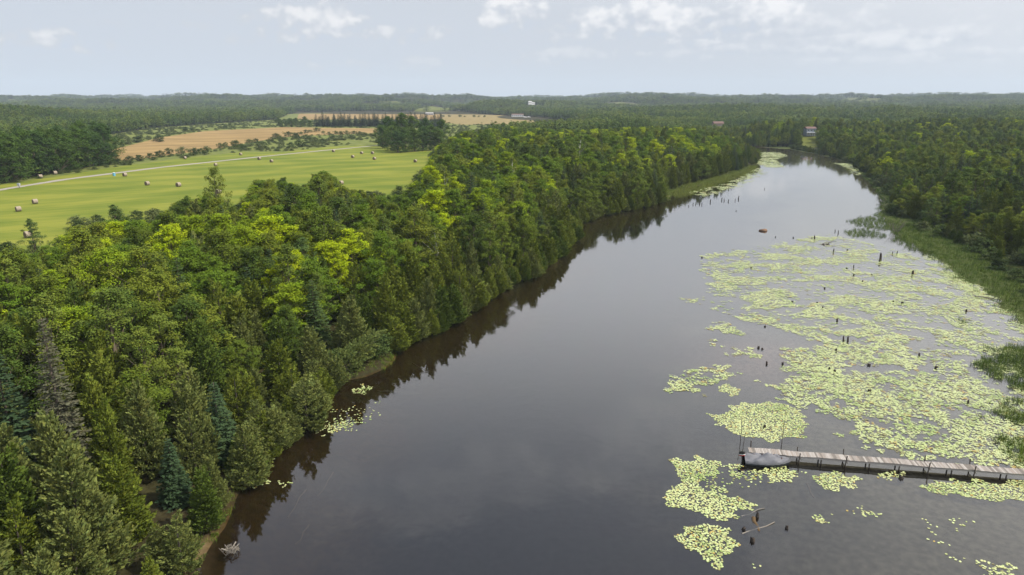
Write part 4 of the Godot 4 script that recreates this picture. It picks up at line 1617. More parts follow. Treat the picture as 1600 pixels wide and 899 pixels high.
func house(called: String, label: String, at: Vector3, turn: float, blocks: Array) -> Node3D:
	var t := thing(called, label, "building", at, turn)
	for b in blocks:
		# [centre, size, wall material, roof material, roof rise, window columns, window rows]
		var c: Vector3 = b[0]
		var s: Vector3 = b[1]
		var g := Geo.new()
		g.box(c + Vector3(0, s.y * 0.5, 0), s, Color.WHITE)
		part("wall", g.mesh(b[2]), t)
		var r := Geo.new()
		var e := 0.45
		var y := c.y + s.y + 0.01
		var x0 := c.x - s.x * 0.5 - e
		var x1 := c.x + s.x * 0.5 + e
		var z0 := c.z - s.z * 0.5 - e
		var z1 := c.z + s.z * 0.5 + e
		var p := [Vector3(x0, y, z1), Vector3(x1, y, z1), Vector3(x1, y + b[4], c.z), Vector3(x0, y + b[4], c.z), Vector3(x0, y, z0), Vector3(x1, y, z0)]
		r.quad(p[0], p[3], p[2], p[1], Color.WHITE)
		r.quad(p[5], p[2], p[3], p[4], Color.WHITE)
		r.tri(p[1], p[2], p[5], Color.WHITE)
		r.tri(p[4], p[3], p[0], Color.WHITE)
		r.quad(p[0], p[1], p[5], p[4], Color.WHITE)
		part("roof", r.mesh(b[3]), t)
		for i in b[5]:
			for j in b[6]:
				var w := Geo.new()
				var fx: float = c.x + s.x * ((i + 0.5) / b[5] - 0.5)
				var fy: float = c.y + s.y * ((j + 0.55) / b[6])
				var size := Vector3(minf(1.3, s.x / b[5] * 0.55), minf(1.3, s.y / b[6] * 0.5), 0.06)
				w.box(Vector3(fx, fy, c.z + s.z * 0.5 + 0.03), size, Color.WHITE)
				var f := part("window", w.mesh(M.glass), t)
				var fr := Geo.new()
				for q in [[Vector3(0, size.y * 0.5 + 0.05, 0), Vector3(size.x + 0.2, 0.1, 0.09)], [Vector3(0, -size.y * 0.5 - 0.05, 0), Vector3(size.x + 0.2, 0.1, 0.12)], [Vector3(-size.x * 0.5 - 0.05, 0, 0), Vector3(0.1, size.y, 0.09)], [Vector3(size.x * 0.5 + 0.05, 0, 0), Vector3(0.1, size.y, 0.09)]]:
					fr.box(Vector3(fx, fy, c.z + s.z * 0.5 + 0.05) + q[0], q[1], Color.WHITE)
				part("frame", fr.mesh(M.white), f)
	return t

func build_houses() -> void:
	M.white = plain(lin(0.78, 0.78, 0.76), 0.6)
	M.glass = plain(lin(0.03, 0.035, 0.04), 0.1, false, 0.6)
	M.blue_grey = plain(lin(0.20, 0.235, 0.30), 0.8)
	M.red_roof = plain(lin(0.125, 0.08, 0.07), 0.85)
	M.tan_roof = plain(lin(0.27, 0.22, 0.19), 0.85)
	M.grey_roof = plain(lin(0.35, 0.35, 0.36), 0.7)
	var y := ground(226.6, -532.0)
	var h := house("riverside_house", "two storey blue grey house with red roof above the river bend", Vector3(226.6, y, -532), 0.0, [[Vector3(0, 0, 0), Vector3(8.6, 6.6, 7.5), M.blue_grey, M.red_roof, 1.6, 3, 2], [Vector3(9.8, 0, -1.5), Vector3(10.5, 3.2, 6.0), M.blue_grey, M.tan_roof, 1.3, 4, 1]])
	h.scale = Vector3.ONE * 0.82
	var deck := Geo.new()
	deck.box(Vector3(0, 2.9, 4.6), Vector3(8.8, 0.18, 1.7), Color.WHITE)
	for q in 6: deck.box(Vector3(-4.2 + q * 1.68, 1.4, 5.3), Vector3(0.15, 2.85, 0.15), Color.WHITE)
	deck.box(Vector3(0, 3.9, 5.35), Vector3(8.8, 0.1, 0.1), Color.WHITE)
	part("balcony", deck.mesh(M.white), h)
	var ch := Geo.new()
	ch.box(Vector3(11, 4.3, -1.5), Vector3(0.8, 2.2, 0.8), Color.WHITE)
	part("chimney", ch.mesh(M.white), h)
	house("farm_building", "long low white farm building with red roof behind the pasture", Vector3(9.0, 5.0, -1152), 0.06, [[Vector3(0, 0, 0), Vector3(19, 3.6, 9), M.white, M.red_roof, 1.4, 6, 1]])
	house("farmhouse", "white farmhouse on the wooded rise above the farm building", Vector3(43.1, ground(43.1, -1700), -1700), 0.2, [[Vector3(0, 0, 0), Vector3(8, 6.5, 7), M.white, M.grey_roof, 2.6, 2, 2], [Vector3(8, 0, 0), Vector3(7, 4, 6), M.white, M.grey_roof, 2.0, 2, 1]])
	house("farmhouse", "small white farmhouse alone on the far forested slope", Vector3(182.5, ground(182.5, -1900), -1900), -0.3, [[Vector3(0, 0, 0), Vector3(9, 5.5, 7), M.white, M.grey_roof, 2.4, 2, 2]])
	house("forest_cottage", "low cottage roof showing among trees beyond the tree belt", Vector3(188.0, ground(188, -640), -640), 0.0, [[Vector3(0, 0, 0), Vector3(8.5, 6.2, 7), M.tan_roof, M.red_roof, 1.8, 3, 1]])
	house("farm_shed", "pale green roofed shed at the back of the pasture", Vector3(-151.0, 5.0, -1290), 0.0, [[Vector3(0, 0, 0), Vector3(14, 3.2, 8), M.grey_roof, M.grey_roof, 1.4, 3, 1]])
	# parked vehicles: body, cabin, wheels
	vehicle("parked_van", "white van parked in front of the long farm building", Vector3(21.0, 5.06, -1098), 0.1, Vector3(5.4, 2.0, 2.0), M.white)
	vehicle("parked_van", "second white van parked beside the first at the farm", Vector3(27.0, 5.06, -1104), 0.0, Vector3(5.0, 1.9, 2.0), M.white)
	var tr := thing("camper_trailer", "white camper trailer parked at the field edge before the forest", "trailer", Vector3(76.5, 5.06, -758), 0.15)
	var g := Geo.new()
	g.box(Vector3(0, 1.65, 0), Vector3(6.2, 2.4, 2.3), Color.WHITE)
	g.box(Vector3(3.3, 0.6, 0), Vector3(1.2, 0.12, 0.12), Color.WHITE)
	part("body", g.mesh(M.white), tr)
	for q in 3:
		var w := Geo.new()
		w.box(Vector3(-1.9 + q * 1.7, 1.9, 1.17), Vector3(0.8, 0.6, 0.06), Color.WHITE)
		part("window", w.mesh(M.glass), tr)
	for s in [-1, 1]: wheel(tr, Vector3(-0.3, 0.36, s * 1.0))
	# a small blue barrel and a field post by the road
	var b := thing("blue_barrel", "small blue barrel standing by the gravel road beside a bale", "barrel", Vector3(-145.9, 5.05, -252.0))
	var bg := Geo.new()
	bg.tube([Vector3(0, 0, 0), Vector3(0, 0.1, 0), Vector3(0, 0.6, 0), Vector3(0, 1.1, 0), Vector3(0, 1.2, 0)], [0.42, 0.46, 0.5, 0.46, 0.42], 14, Color.WHITE)
	part("drum", bg.mesh(plain(lin(0.12, 0.34, 0.50), 0.5)), b)
	var lid := Geo.new()
	lid.tube([Vector3(0, 1.19, 0), Vector3(0, 1.25, 0)], [0.44, 0.42], 14, Color.WHITE)
	part("lid", lid.mesh(M.white), b)
	var po := thing("marker_box", "grey marker box on a short post at the start of the gravel road", "marker", Vector3(-156.0, 5.05, -216.5))
	var pg := Geo.new()
	pg.tube([Vector3(0, 0, 0), Vector3(0, 0.8, 0)], [0.09, 0.09], 8, Color.WHITE)
	part("post", pg.mesh(M.post), po)
	var pb := Geo.new()
	pb.box(Vector3(0, 1.15, 0), Vector3(0.7, 0.75, 0.6), Color.WHITE)
	part("box_body", pb.mesh(plain(lin(0.30, 0.32, 0.36), 0.6)), po)
	# thin lattice towers on the skyline
	for s in [[Vector3(-293.0, 20.0, -2600), 40.0, "thin radio tower on the skyline above the pasture"], [Vector3(636.0, 20.0, -2200), 34.0, "thin mast on the skyline above the river bend"]]:
		s[0].y = ground(s[0].x, s[0].z)
		var o := thing("radio_tower", s[2], "tower", s[0])
		for q in 3:
			var a := TAU * q / 3.0
			var lg := Geo.new()
			lg.tube([Vector3(cos(a), 0, sin(a)) * 0.7, Vector3(cos(a) * 0.25, s[1], sin(a) * 0.25)], [0.12, 0.09], 4, Color.WHITE)
			part("leg", lg.mesh(M.grey_roof), o)
		var br := Geo.new()
		for q in 24:
			var f := q / 24.0
			var a := TAU * (q % 3) / 3.0
			var r0 := lerpf(0.7, 0.25, f)
			br.tube([Vector3(cos(a) * r0, s[1] * f, sin(a) * r0), Vector3(cos(a + 2.1) * r0, s[1] * (f + 0.04), sin(a + 2.1) * r0)], [0.04, 0.04], 3, Color.WHITE)
		part("bracing", br.mesh(M.grey_roof), o)

func wheel(t: Node, at: Vector3) -> void:
	var g := Geo.new()
	g.tube([at + Vector3(0, 0, -0.11), at + Vector3(0, 0, 0.11)], [0.34, 0.34], 12, Color.WHITE)
	part("wheel", g.mesh(M.post), t)

func vehicle(called: String, label: String, at: Vector3, turn: float, s: Vector3, m: Material) -> void:
	var t := thing(called, label, "van", at, turn, "white vans parked at the farm")
	var g := Geo.new()
	var prof := [Vector2(-0.5, 0.18), Vector2(-0.5, 0.92), Vector2(-0.47, 1.0), Vector2(0.2, 1.0), Vector2(0.34, 0.62), Vector2(0.5, 0.52), Vector2(0.5, 0.18)]
	var ids := Geometry2D.triangulate_polygon(PackedVector2Array(prof))
	for e in [-1, 1]:
		for k in range(0, ids.size(), 3):
			var p := []
			for q in 3: p.append(Vector3(prof[ids[k + q]].x * s.x, prof[ids[k + q]].y * s.y, e * s.z * 0.5))
			g.tri(p[0], p[1], p[2], Color.WHITE)
	for k in prof.size():
		var a: Vector2 = prof[k]
		var b: Vector2 = prof[(k + 1) % prof.size()]
		g.quad(Vector3(a.x * s.x, a.y * s.y, -s.z * 0.5), Vector3(b.x * s.x, b.y * s.y, -s.z * 0.5), Vector3(b.x * s.x, b.y * s.y, s.z * 0.5), Vector3(a.x * s.x, a.y * s.y, s.z * 0.5), Color.WHITE)
	part("body", g.mesh(m), t)
	var w := Geo.new()
	w.box(Vector3(0.05 * s.x, 0.78 * s.y, s.z * 0.5 + 0.01), Vector3(0.3 * s.x, 0.25 * s.y, 0.04), Color.WHITE)
	part("window", w.mesh(M.glass), t)
	for x in [-0.32, 0.32]:
		for z in [-1, 1]: wheel(t, Vector3(x * s.x, 0.34, z * (s.z * 0.5 - 0.08)))

# ---------------------------------------------------------------- the scene
func _ready() -> void:
	var cam := Camera3D.new()
	cam.name = "camera"
	cam.position = EYE
	cam.rotation_degrees = Vector3(-15.394, 0, 0)
	cam.fov = 45.727
	cam.near = 0.5
	cam.far = 20000
	add_child(cam)
	soft.seed = 5
	soft.frequency = 0.02
	rough.seed = 9
	rough.frequency = 0.02
	rough.fractal_octaves = 5
	soft.fractal_octaves = 2
	rng.seed = 1
	var pano := PanoramaSkyMaterial.new()
	pano.panorama = ImageTexture.create_from_image(sky_image())
	var sky := Sky.new()
	sky.sky_material = pano
	var env := Environment.new()
	env.background_mode = Environment.BG_SKY
	env.sky = sky
	env.sky_rotation = Vector3(0, PI, 0)
	env.background_energy_multiplier = 2.5
	env.tonemap_mode = Environment.TONE_MAPPER_LINEAR
	env.tonemap_exposure = 1.13
	env.sdfgi_enabled = true
	env.ssao_enabled = true
	env.ssil_enabled = true
	env.fog_enabled = true
	env.fog_density = 0.00011
	env.fog_light_color = Color(0.86, 0.93, 1.0)
	var we := WorldEnvironment.new()
	we.environment = env
	we.name = "environment"
	add_child(we)
	var sun := DirectionalLight3D.new()
	sun.name = "sun"
	sun.light_energy = 1.6
	sun.light_angular_distance = 0.8
	sun.light_color = Color(1.0, 0.96, 0.89)
	sun.shadow_enabled = true
	add_child(sun)
	sun.look_at_from_position(TO_SUN * 100.0, Vector3.ZERO)
	print("sky ", Time.get_ticks_msec())
	fill_shores()
	build_terrain()
	build_water()
	build_fields()
	print("land ", Time.get_ticks_msec())
	build_kinds()
	print("kinds ", Time.get_ticks_msec())
	plan_single()
	plan_belt()
	plan_shoreline()
	plan_right()
	plant()
	far_woods()
	print("woods ", Time.get_ticks_msec())
	build_stumps()
	build_dock()
	build_boat()
	build_deadwood()
	build_bales()
	build_houses()
	build_lilies()
	build_reeds()
	print("done ", Time.get_ticks_msec())

# ---- places measured on the ground, in metres (x, z)
const LEFT_SHORE = [Vector2(-22.4, -38.0), Vector2(-22.5, -40.8), Vector2(-22.2, -45.2), Vector2(-23.3, -51.4), Vector2(-23.0, -55.7), Vector2(-21.6, -59.9), Vector2(-20.4, -63.3), Vector2(-21.1, -67.0), Vector2(-20.9, -73.8), Vector2(-17.2, -75.7), Vector2(-14.8, -80.9), Vector2(-15.1, -86.8), Vector2(-12.5, -90.1), Vector2(-9.4, -94.9), Vector2(-7.6, -99.4), Vector2(-5.7, -105.2), Vector2(-1.1, -115.2), Vector2(4.2, -125.1), Vector2(9.1, -138.6), Vector2(14.4, -158.8), Vector2(16.9, -178.4), Vector2(27.8, -196.2), Vector2(39.3, -208.3), Vector2(52.1, -226.4), Vector2(58.1, -246.0), Vector2(75.4, -269.2), Vector2(100.1, -307.6), Vector2(119.0, -337.4), Vector2(144.3, -403.5), Vector2(151.4, -449.9)]
const RIGHT_SHORE = [Vector2(73.5, -86.8), Vector2(76.1, -96.3), Vector2(78.9, -104.5), Vector2(83.5, -116.0), Vector2(81.8, -120.4), Vector2(88.9, -135.7), Vector2(90.3, -144.7), Vector2(91.9, -155.0), Vector2(106.6, -196.2), Vector2(122.1, -222.0), Vector2(141.2, -265.1), Vector2(161.5, -318.8), Vector2(174.2, -354.5), Vector2(184.4, -398.9), Vector2(186.2, -438.7), Vector2(185.6, -474.1)]
const ROAD = [Vector2(-159.5, -197.6), Vector2(-158.9, -212.2), Vector2(-156.8, -240.3), Vector2(-145.3, -284.7), Vector2(-124.5, -336.6), Vector2(-105.0, -379.6), Vector2(-86.3, -416.7), Vector2(-66.9, -454.7)]
const FIELDS = {
	"hay": [Vector2(-94.7, -101.6), Vector2(-166.0, -183.7), Vector2(-168.4, -225.4), Vector2(-165.7, -250.6), Vector2(-165.1, -284.7), Vector2(-155.6, -336.6), Vector2(-144.8, -370.2), Vector2(-122.9, -370.2), Vector2(-107.4, -416.7), Vector2(-80.0, -434.9), Vector2(-35.0, -379.6), Vector2(-21.1, -284.7), Vector2(-19.4, -207.6), Vector2(-38.6, -170.5), Vector2(-62.5, -130.8), Vector2(-80.3, -119.5)],
	"stubble": [Vector2(-185.2, -315.1), Vector2(-221.2, -379.6), Vector2(-261.1, -517.4), Vector2(-274.3, -624.5), Vector2(-234.5, -712.7), Vector2(-130.7, -680.7), Vector2(-113.1, -588.0), Vector2(-167.0, -535.8), Vector2(-172.3, -468.9), Vector2(-168.7, -389.5), Vector2(-176.9, -318.5)],
	"strip": [Vector2(-304.4, -991.4), Vector2(-423.9, -1400.0), Vector2(-320.1, -1467.0), Vector2(-140.0, -1400.0), Vector2(-99.4, -991.4), Vector2(-198.7, -991.4)],
	"pasture": [Vector2(-140.0, -1400.0), Vector2(-11.7, -1282.7), Vector2(32.7, -1024.7), Vector2(27.2, -852.7), Vector2(0.0, -786.5), Vector2(-57.4, -786.5), Vector2(-88.0, -877.2)],
	"plain": [Vector2(-11.2, -611.8), Vector2(0.0, -747.8), Vector2(82.6, -786.5), Vector2(73.2, -696.3), Vector2(16.8, -611.8)],
	"meadow": [Vector2(-93.3, -97.9), Vector2(-167.3, -181.4), Vector2(-176.4, -236.4), Vector2(-174.1, -252.8), Vector2(-176.8, -305.3), Vector2(-259.8, -441.3), Vector2(-320.1, -545.5), Vector2(-356.4, -696.3), Vector2(-353.7, -807.4), Vector2(-334.2, -991.4), Vector2(-476.1, -1540.8), Vector2(-162.1, -1622.2), Vector2(50.0, -1098.4), Vector2(87.0, -807.4), Vector2(68.8, -637.6), Vector2(-19.0, -517.4), Vector2(-26.0, -361.2), Vector2(-20.0, -276.6), Vector2(-19.4, -207.6), Vector2(-38.6, -170.5), Vector2(-62.5, -130.8), Vector2(-78.7, -116.9)],
}
const CANOPY = [Vector2(-0.961, 0.2280), Vector2(-0.864, 0.2240), Vector2(-0.766, 0.2142), Vector2(-0.708, 0.2103), Vector2(-0.667, 0.1919), Vector2(-0.635, 0.1726), Vector2(-0.606, 0.1726), Vector2(-0.576, 0.1583), Vector2(-0.540, 0.1726), Vector2(-0.509, 0.1536), Vector2(-0.478, 0.1347), Vector2(-0.440, 0.1301), Vector2(-0.396, 0.1536), Vector2(-0.373, 0.1114), Vector2(-0.335, 0.1068), Vector2(-0.308, 0.1207), Vector2(-0.278, 0.0912), Vector2(-0.243, 0.1207), Vector2(-0.188, 0.1347), Vector2(-0.150, 0.1254), Vector2(-0.125, 0.0948), Vector2(-0.101, 0.0567), Vector2(-0.073, 0.0423), Vector2(0.000, 0.0352), Vector2(0.091, 0.0406), Vector2(0.183, 0.0352), Vector2(0.274, 0.0352), Vector2(0.340, 0.0585), Vector2(0.364, 0.0711)]
const CANOPY_RIGHT = [Vector2(0.364, 0.0711), Vector2(0.405, 0.0666), Vector2(0.445, 0.0531), Vector2(0.458, 0.0432), Vector2(0.474, 0.0317), Vector2(0.546, 0.0193), Vector2(0.635, 0.0105), Vector2(0.724, 0.0035), Vector2(0.859, -0.0009)]
const BALES = [Vector2(-123.4, -169.5), Vector2(-128.0, -182.5), Vector2(-98.0, -135.9), Vector2(-167.8, -244.3), Vector2(-170.9, -257.2), Vector2(-141.2, -250.6), Vector2(-119.1, -223.6), Vector2(-107.3, -220.2), Vector2(-153.9, -325.5), Vector2(-136.5, -348.5), Vector2(-124.7, -290.3), Vector2(-117.7, -322.0), Vector2(-107.4, -308.5), Vector2(-95.3, -370.2), Vector2(-76.6, -332.8), Vector2(-77.4, -356.8), Vector2(-71.8, -356.8), Vector2(-64.1, -322.0), Vector2(-43.2, -308.5), Vector2(-31.0, -230.7), Vector2(-56.2, -225.4), Vector2(-87.3, -203.2)]
const STUMPS = [Vector2(39.9, -139.8), Vector2(47.2, -130.7), Vector2(67.4, -130.7), Vector2(64.7, -125.1), Vector2(65.8, -130.2), Vector2(63.8, -120.0), Vector2(68.1, -125.1), Vector2(75.4, -136.2), Vector2(76.1, -125.6), Vector2(55.0, -115.6), Vector2(46.0, -107.3), Vector2(49.5, -103.8), Vector2(49.8, -106.6), Vector2(37.0, -94.6), Vector2(48.8, -97.3), Vector2(62.6, -107.3), Vector2(63.7, -106.6), Vector2(71.2, -102.1), Vector2(45.5, -88.3), Vector2(46.1, -88.3), Vector2(42.8, -84.6), Vector2(33.0, -85.8), Vector2(33.3, -85.3), Vector2(32.0, -80.0), Vector2(34.0, -80.0), Vector2(44.6, -79.6), Vector2(52.8, -82.9), Vector2(52.4, -78.6), Vector2(62.4, -84.6), Vector2(39.0, -78.2), Vector2(39.4, -77.5), Vector2(40.7, -71.7), Vector2(49.9, -68.6), Vector2(25.6, -62.9), Vector2(81.4, -169.3), Vector2(81.0, -166.8), Vector2(71.4, -159.5), Vector2(72.0, -159.5), Vector2(63.6, -161.9), Vector2(76.5, -138.0), Vector2(81.9, -143.5), Vector2(82.9, -143.5), Vector2(70.1, -145.4), Vector2(74.1, -147.4), Vector2(54.9, -210.9), Vector2(57.3, -215.0), Vector2(58.1, -215.0), Vector2(59.7, -216.3), Vector2(60.1, -215.0), Vector2(64.3, -220.6), Vector2(72.8, -237.5), Vector2(69.3, -224.9), Vector2(69.7, -223.5), Vector2(70.6, -222.0), Vector2(73.3, -223.5), Vector2(75.8, -228.0), Vector2(93.6, -253.3), Vector2(21.3, -46.0), Vector2(17.9, -45.8), Vector2(19.5, -47.5), Vector2(18.1, -44.4), Vector2(34.1, -53.2), Vector2(66.8, -202.1), Vector2(67.6, -161.1)]
const LILIES = {
	"round patch of green and yellow lily pads nearest the bottom edge": [Vector2(12.32, -45.24), Vector2(13.64, -46.04), Vector2(15.45, -46.29), Vector2(16.69, -45.48), Vector2(16.74, -44.07), Vector2(16.27, -42.59), Vector2(15.28, -42.37), Vector2(14.28, -41.32), Vector2(13.43, -41.53), Vector2(13.40, -43.17), Vector2(12.53, -44.07)],
	"arrow shaped dense patch of lily pads below the covered boat": [Vector2(14.42, -56.26), Vector2(16.13, -56.03), Vector2(17.25, -56.96), Vector2(18.77, -56.03), Vector2(19.37, -55.12), Vector2(17.19, -53.49), Vector2(15.94, -51.55), Vector2(17.03, -50.96), Vector2(18.68, -50.19), Vector2(20.16, -49.07), Vector2(18.18, -48.62), Vector2(16.80, -46.62), Vector2(15.68, -47.13), Vector2(15.25, -48.35), Vector2(13.57, -48.89), Vector2(12.46, -49.81), Vector2(13.56, -51.15), Vector2(15.20, -52.97), Vector2(14.69, -54.90)],
	"~loose scatter of lily pads between the covered boat and the arrow shaped patch": [Vector2(18.67, -55.68), Vector2(21.97, -55.12), Vector2(21.68, -52.97), Vector2(20.27, -51.45), Vector2(17.19, -50.96), Vector2(16.71, -52.76)],
	"small patch of lily pads just below the bow of the covered boat": [Vector2(21.67, -54.57), Vector2(24.37, -55.35), Vector2(25.66, -54.24), Vector2(23.95, -52.76), Vector2(22.28, -52.76)],
	"oval patch of lily pads below the second dock post pair": [Vector2(26.31, -54.03), Vector2(28.04, -54.46), Vector2(29.65, -54.24), Vector2(30.20, -52.45), Vector2(27.66, -51.15), Vector2(25.97, -51.25)],
	"~small broken patch of lily pads in open water below the oval patch": [Vector2(24.14, -47.73), Vector2(25.77, -48.17), Vector2(26.47, -46.62), Vector2(24.42, -46.29)],
	"~thin chain of lily pads beside the small broken patch below the dock": [Vector2(26.91, -48.62), Vector2(28.36, -49.26), Vector2(29.51, -48.44), Vector2(30.03, -47.47), Vector2(28.33, -47.13), Vector2(26.85, -47.73)],
	"~curved patch of lily pads in the lower corner below the dock": [Vector2(31.48, -46.88), Vector2(32.89, -47.13), Vector2(33.24, -45.64), Vector2(32.43, -44.07), Vector2(31.33, -44.07)],
	"~sparse line of lily pads trailing off the curved patch": [Vector2(33.90, -47.13), Vector2(35.63, -47.47), Vector2(35.68, -45.24), Vector2(34.55, -45.00), Vector2(33.89, -46.29)],
	"long patch of lily pads along the front of the dock near its shore end": [Vector2(34.89, -51.95), Vector2(36.88, -52.97), Vector2(38.85, -52.56), Vector2(41.14, -52.66), Vector2(44.55, -52.76), Vector2(47.42, -52.15), Vector2(45.38, -49.53), Vector2(40.23, -49.72), Vector2(37.53, -50.48), Vector2(36.04, -50.67)],
	"~few lily pads near the bottom edge below the curved patch": [Vector2(31.02, -42.37), Vector2(32.17, -42.73), Vector2(32.78, -41.88), Vector2(31.74, -41.32)],
	"~tiny curl of lily pads beside the round patch": [Vector2(17.33, -41.88), Vector2(18.12, -42.30), Vector2(17.76, -41.53)],
	"~few lily pads at the bottom corner of the water": [Vector2(33.70, -41.88), Vector2(35.97, -41.53), Vector2(34.55, -39.54), Vector2(33.01, -40.19)],
	"~few lily pads in front of the middle dock posts": [Vector2(32.22, -54.24), Vector2(34.17, -54.68), Vector2(35.12, -53.81), Vector2(34.20, -52.97), Vector2(32.52, -53.39)],
	"bean shaped patch of lily pads at the outer edge of the lily bed": [Vector2(19.27, -75.75), Vector2(20.84, -78.15), Vector2(25.41, -78.98), Vector2(27.29, -78.15), Vector2(25.50, -75.36), Vector2(22.18, -72.92), Vector2(20.30, -69.94), Vector2(18.80, -71.14), Vector2(18.60, -73.47)],
	"small patch of lily pads beside the bean shaped patch": [Vector2(23.65, -72.92), Vector2(25.30, -73.47), Vector2(26.20, -71.67), Vector2(24.57, -69.94)],
	"~tiny patch of lily pads above the bean shaped patch": [Vector2(25.78, -80.26), Vector2(27.25, -81.14), Vector2(27.13, -79.41)],
	"broad patch of lily pads behind the thin pole stakes": [Vector2(20.36, -66.24), Vector2(21.50, -65.48), Vector2(25.21, -68.61), Vector2(29.06, -68.61), Vector2(31.20, -67.01), Vector2(30.04, -63.71), Vector2(28.07, -60.17), Vector2(25.17, -59.91), Vector2(22.99, -60.82), Vector2(22.25, -61.49), Vector2(21.19, -63.29)],
	"large mat of pale green lily pads behind the dock": [Vector2(33.27, -75.75), Vector2(37.75, -78.15), Vector2(40.91, -76.53), Vector2(46.97, -77.74), Vector2(52.00, -75.75), Vector2(56.81, -73.84), Vector2(58.49, -72.02), Vector2(60.09, -70.28), Vector2(48.74, -55.35), Vector2(43.17, -55.68), Vector2(39.78, -56.84), Vector2(36.27, -58.03), Vector2(33.56, -58.65), Vector2(33.25, -61.22), Vector2(35.21, -63.29), Vector2(33.46, -65.18), Vector2(33.26, -67.01), Vector2(29.72, -69.44), Vector2(30.66, -73.47)],
	"rounded mat of lily pads in the middle of the stump field": [Vector2(33.83, -79.83), Vector2(37.12, -85.53), Vector2(43.22, -86.76), Vector2(43.15, -82.93), Vector2(41.03, -78.77), Vector2(37.30, -75.36), Vector2(33.57, -74.59)],
	"#wide broken mat of pale lily pads across the stump field": [Vector2(40.81, -141.59), Vector2(45.83, -144.74), Vector2(57.98, -151.44), Vector2(77.82, -166.78), Vector2(85.10, -148.02), Vector2(84.79, -125.12), Vector2(78.88, -104.45), Vector2(74.55, -89.31), Vector2(60.74, -71.14), Vector2(54.16, -76.73), Vector2(49.90, -78.77), Vector2(43.08, -79.41), Vector2(43.51, -85.53), Vector2(40.12, -92.01), Vector2(34.73, -97.87), Vector2(31.55, -104.45), Vector2(35.00, -116.01), Vector2(37.72, -130.20)],
	"small oval of lily pads alone in open water": [Vector2(28.94, -108.81), Vector2(31.26, -109.57), Vector2(30.68, -106.96), Vector2(28.70, -106.59)],
	"narrow oval patch of lily pads off the broken mat": [Vector2(28.52, -94.56), Vector2(30.82, -96.04), Vector2(33.28, -94.27), Vector2(31.74, -91.46), Vector2(29.44, -92.29)],
	"~short streak of lily pads beside the narrow oval patch": [Vector2(26.71, -88.02), Vector2(28.61, -88.53), Vector2(28.02, -86.51), Vector2(26.79, -86.76)],
	"small patch of lily pads beside the twin stumps": [Vector2(28.81, -84.33), Vector2(31.14, -85.53), Vector2(32.68, -84.57), Vector2(31.21, -82.48), Vector2(28.97, -82.71)],
	"~patch of yellow green lily pads among the tree reflections": [Vector2(-19.57, -62.59), Vector2(-18.86, -67.01), Vector2(-17.05, -68.12), Vector2(-14.92, -65.48), Vector2(-16.31, -61.90), Vector2(-18.30, -60.96)],
	"~small patch of lily pads under the leaning cedar": [Vector2(-18.56, -71.67), Vector2(-17.23, -74.03), Vector2(-16.23, -72.02), Vector2(-17.60, -70.62)],
	"~few lily pads beside the patch among the tree reflections": [Vector2(-15.64, -67.01), Vector2(-14.89, -69.60), Vector2(-13.98, -65.48), Vector2(-14.49, -64.00)],
	"~few lily pads close to the shaded bank below the leaning cedar": [Vector2(-23.70, -57.19), Vector2(-22.71, -58.16), Vector2(-21.49, -57.19), Vector2(-22.58, -56.03)],
	"~sparse lily pads by the shaded bank near the small blue spruce": [Vector2(-23.39, -53.49), Vector2(-22.36, -54.57), Vector2(-21.06, -52.45), Vector2(-22.07, -51.45)],
	"~thin streak of lily pads off the shaded bank": [Vector2(-20.29, -52.15), Vector2(-19.38, -52.76), Vector2(-18.78, -52.25), Vector2(-19.65, -51.55)],
	"~pale lily pads along the marshy far end of the tree belt": [Vector2(64.54, -246.04), Vector2(87.48, -275.67), Vector2(120.55, -337.40), Vector2(118.54, -318.85), Vector2(89.17, -265.05), Vector2(65.51, -232.62)],
	"pale lily mat at the far bend of the river": [Vector2(157.86, -438.72), Vector2(167.98, -438.72), Vector2(163.66, -413.00), Vector2(145.47, -381.59), Vector2(133.08, -337.40), Vector2(125.25, -337.40), Vector2(127.40, -361.88)],
	"pale lily mat against the far marsh point": [Vector2(168.64, -361.88), Vector2(179.23, -358.17), Vector2(162.99, -318.85), Vector2(150.61, -299.58), Vector2(164.39, -337.40)],
	"#ragged lily pads in the backwater under the marsh grass": [Vector2(87.78, -142.83), Vector2(89.56, -136.82), Vector2(86.37, -127.61), Vector2(84.99, -118.17), Vector2(82.71, -109.95), Vector2(81.95, -104.45), Vector2(75.68, -92.01), Vector2(74.59, -94.27), Vector2(78.34, -105.16), Vector2(78.61, -111.91), Vector2(81.16, -125.12)],
}
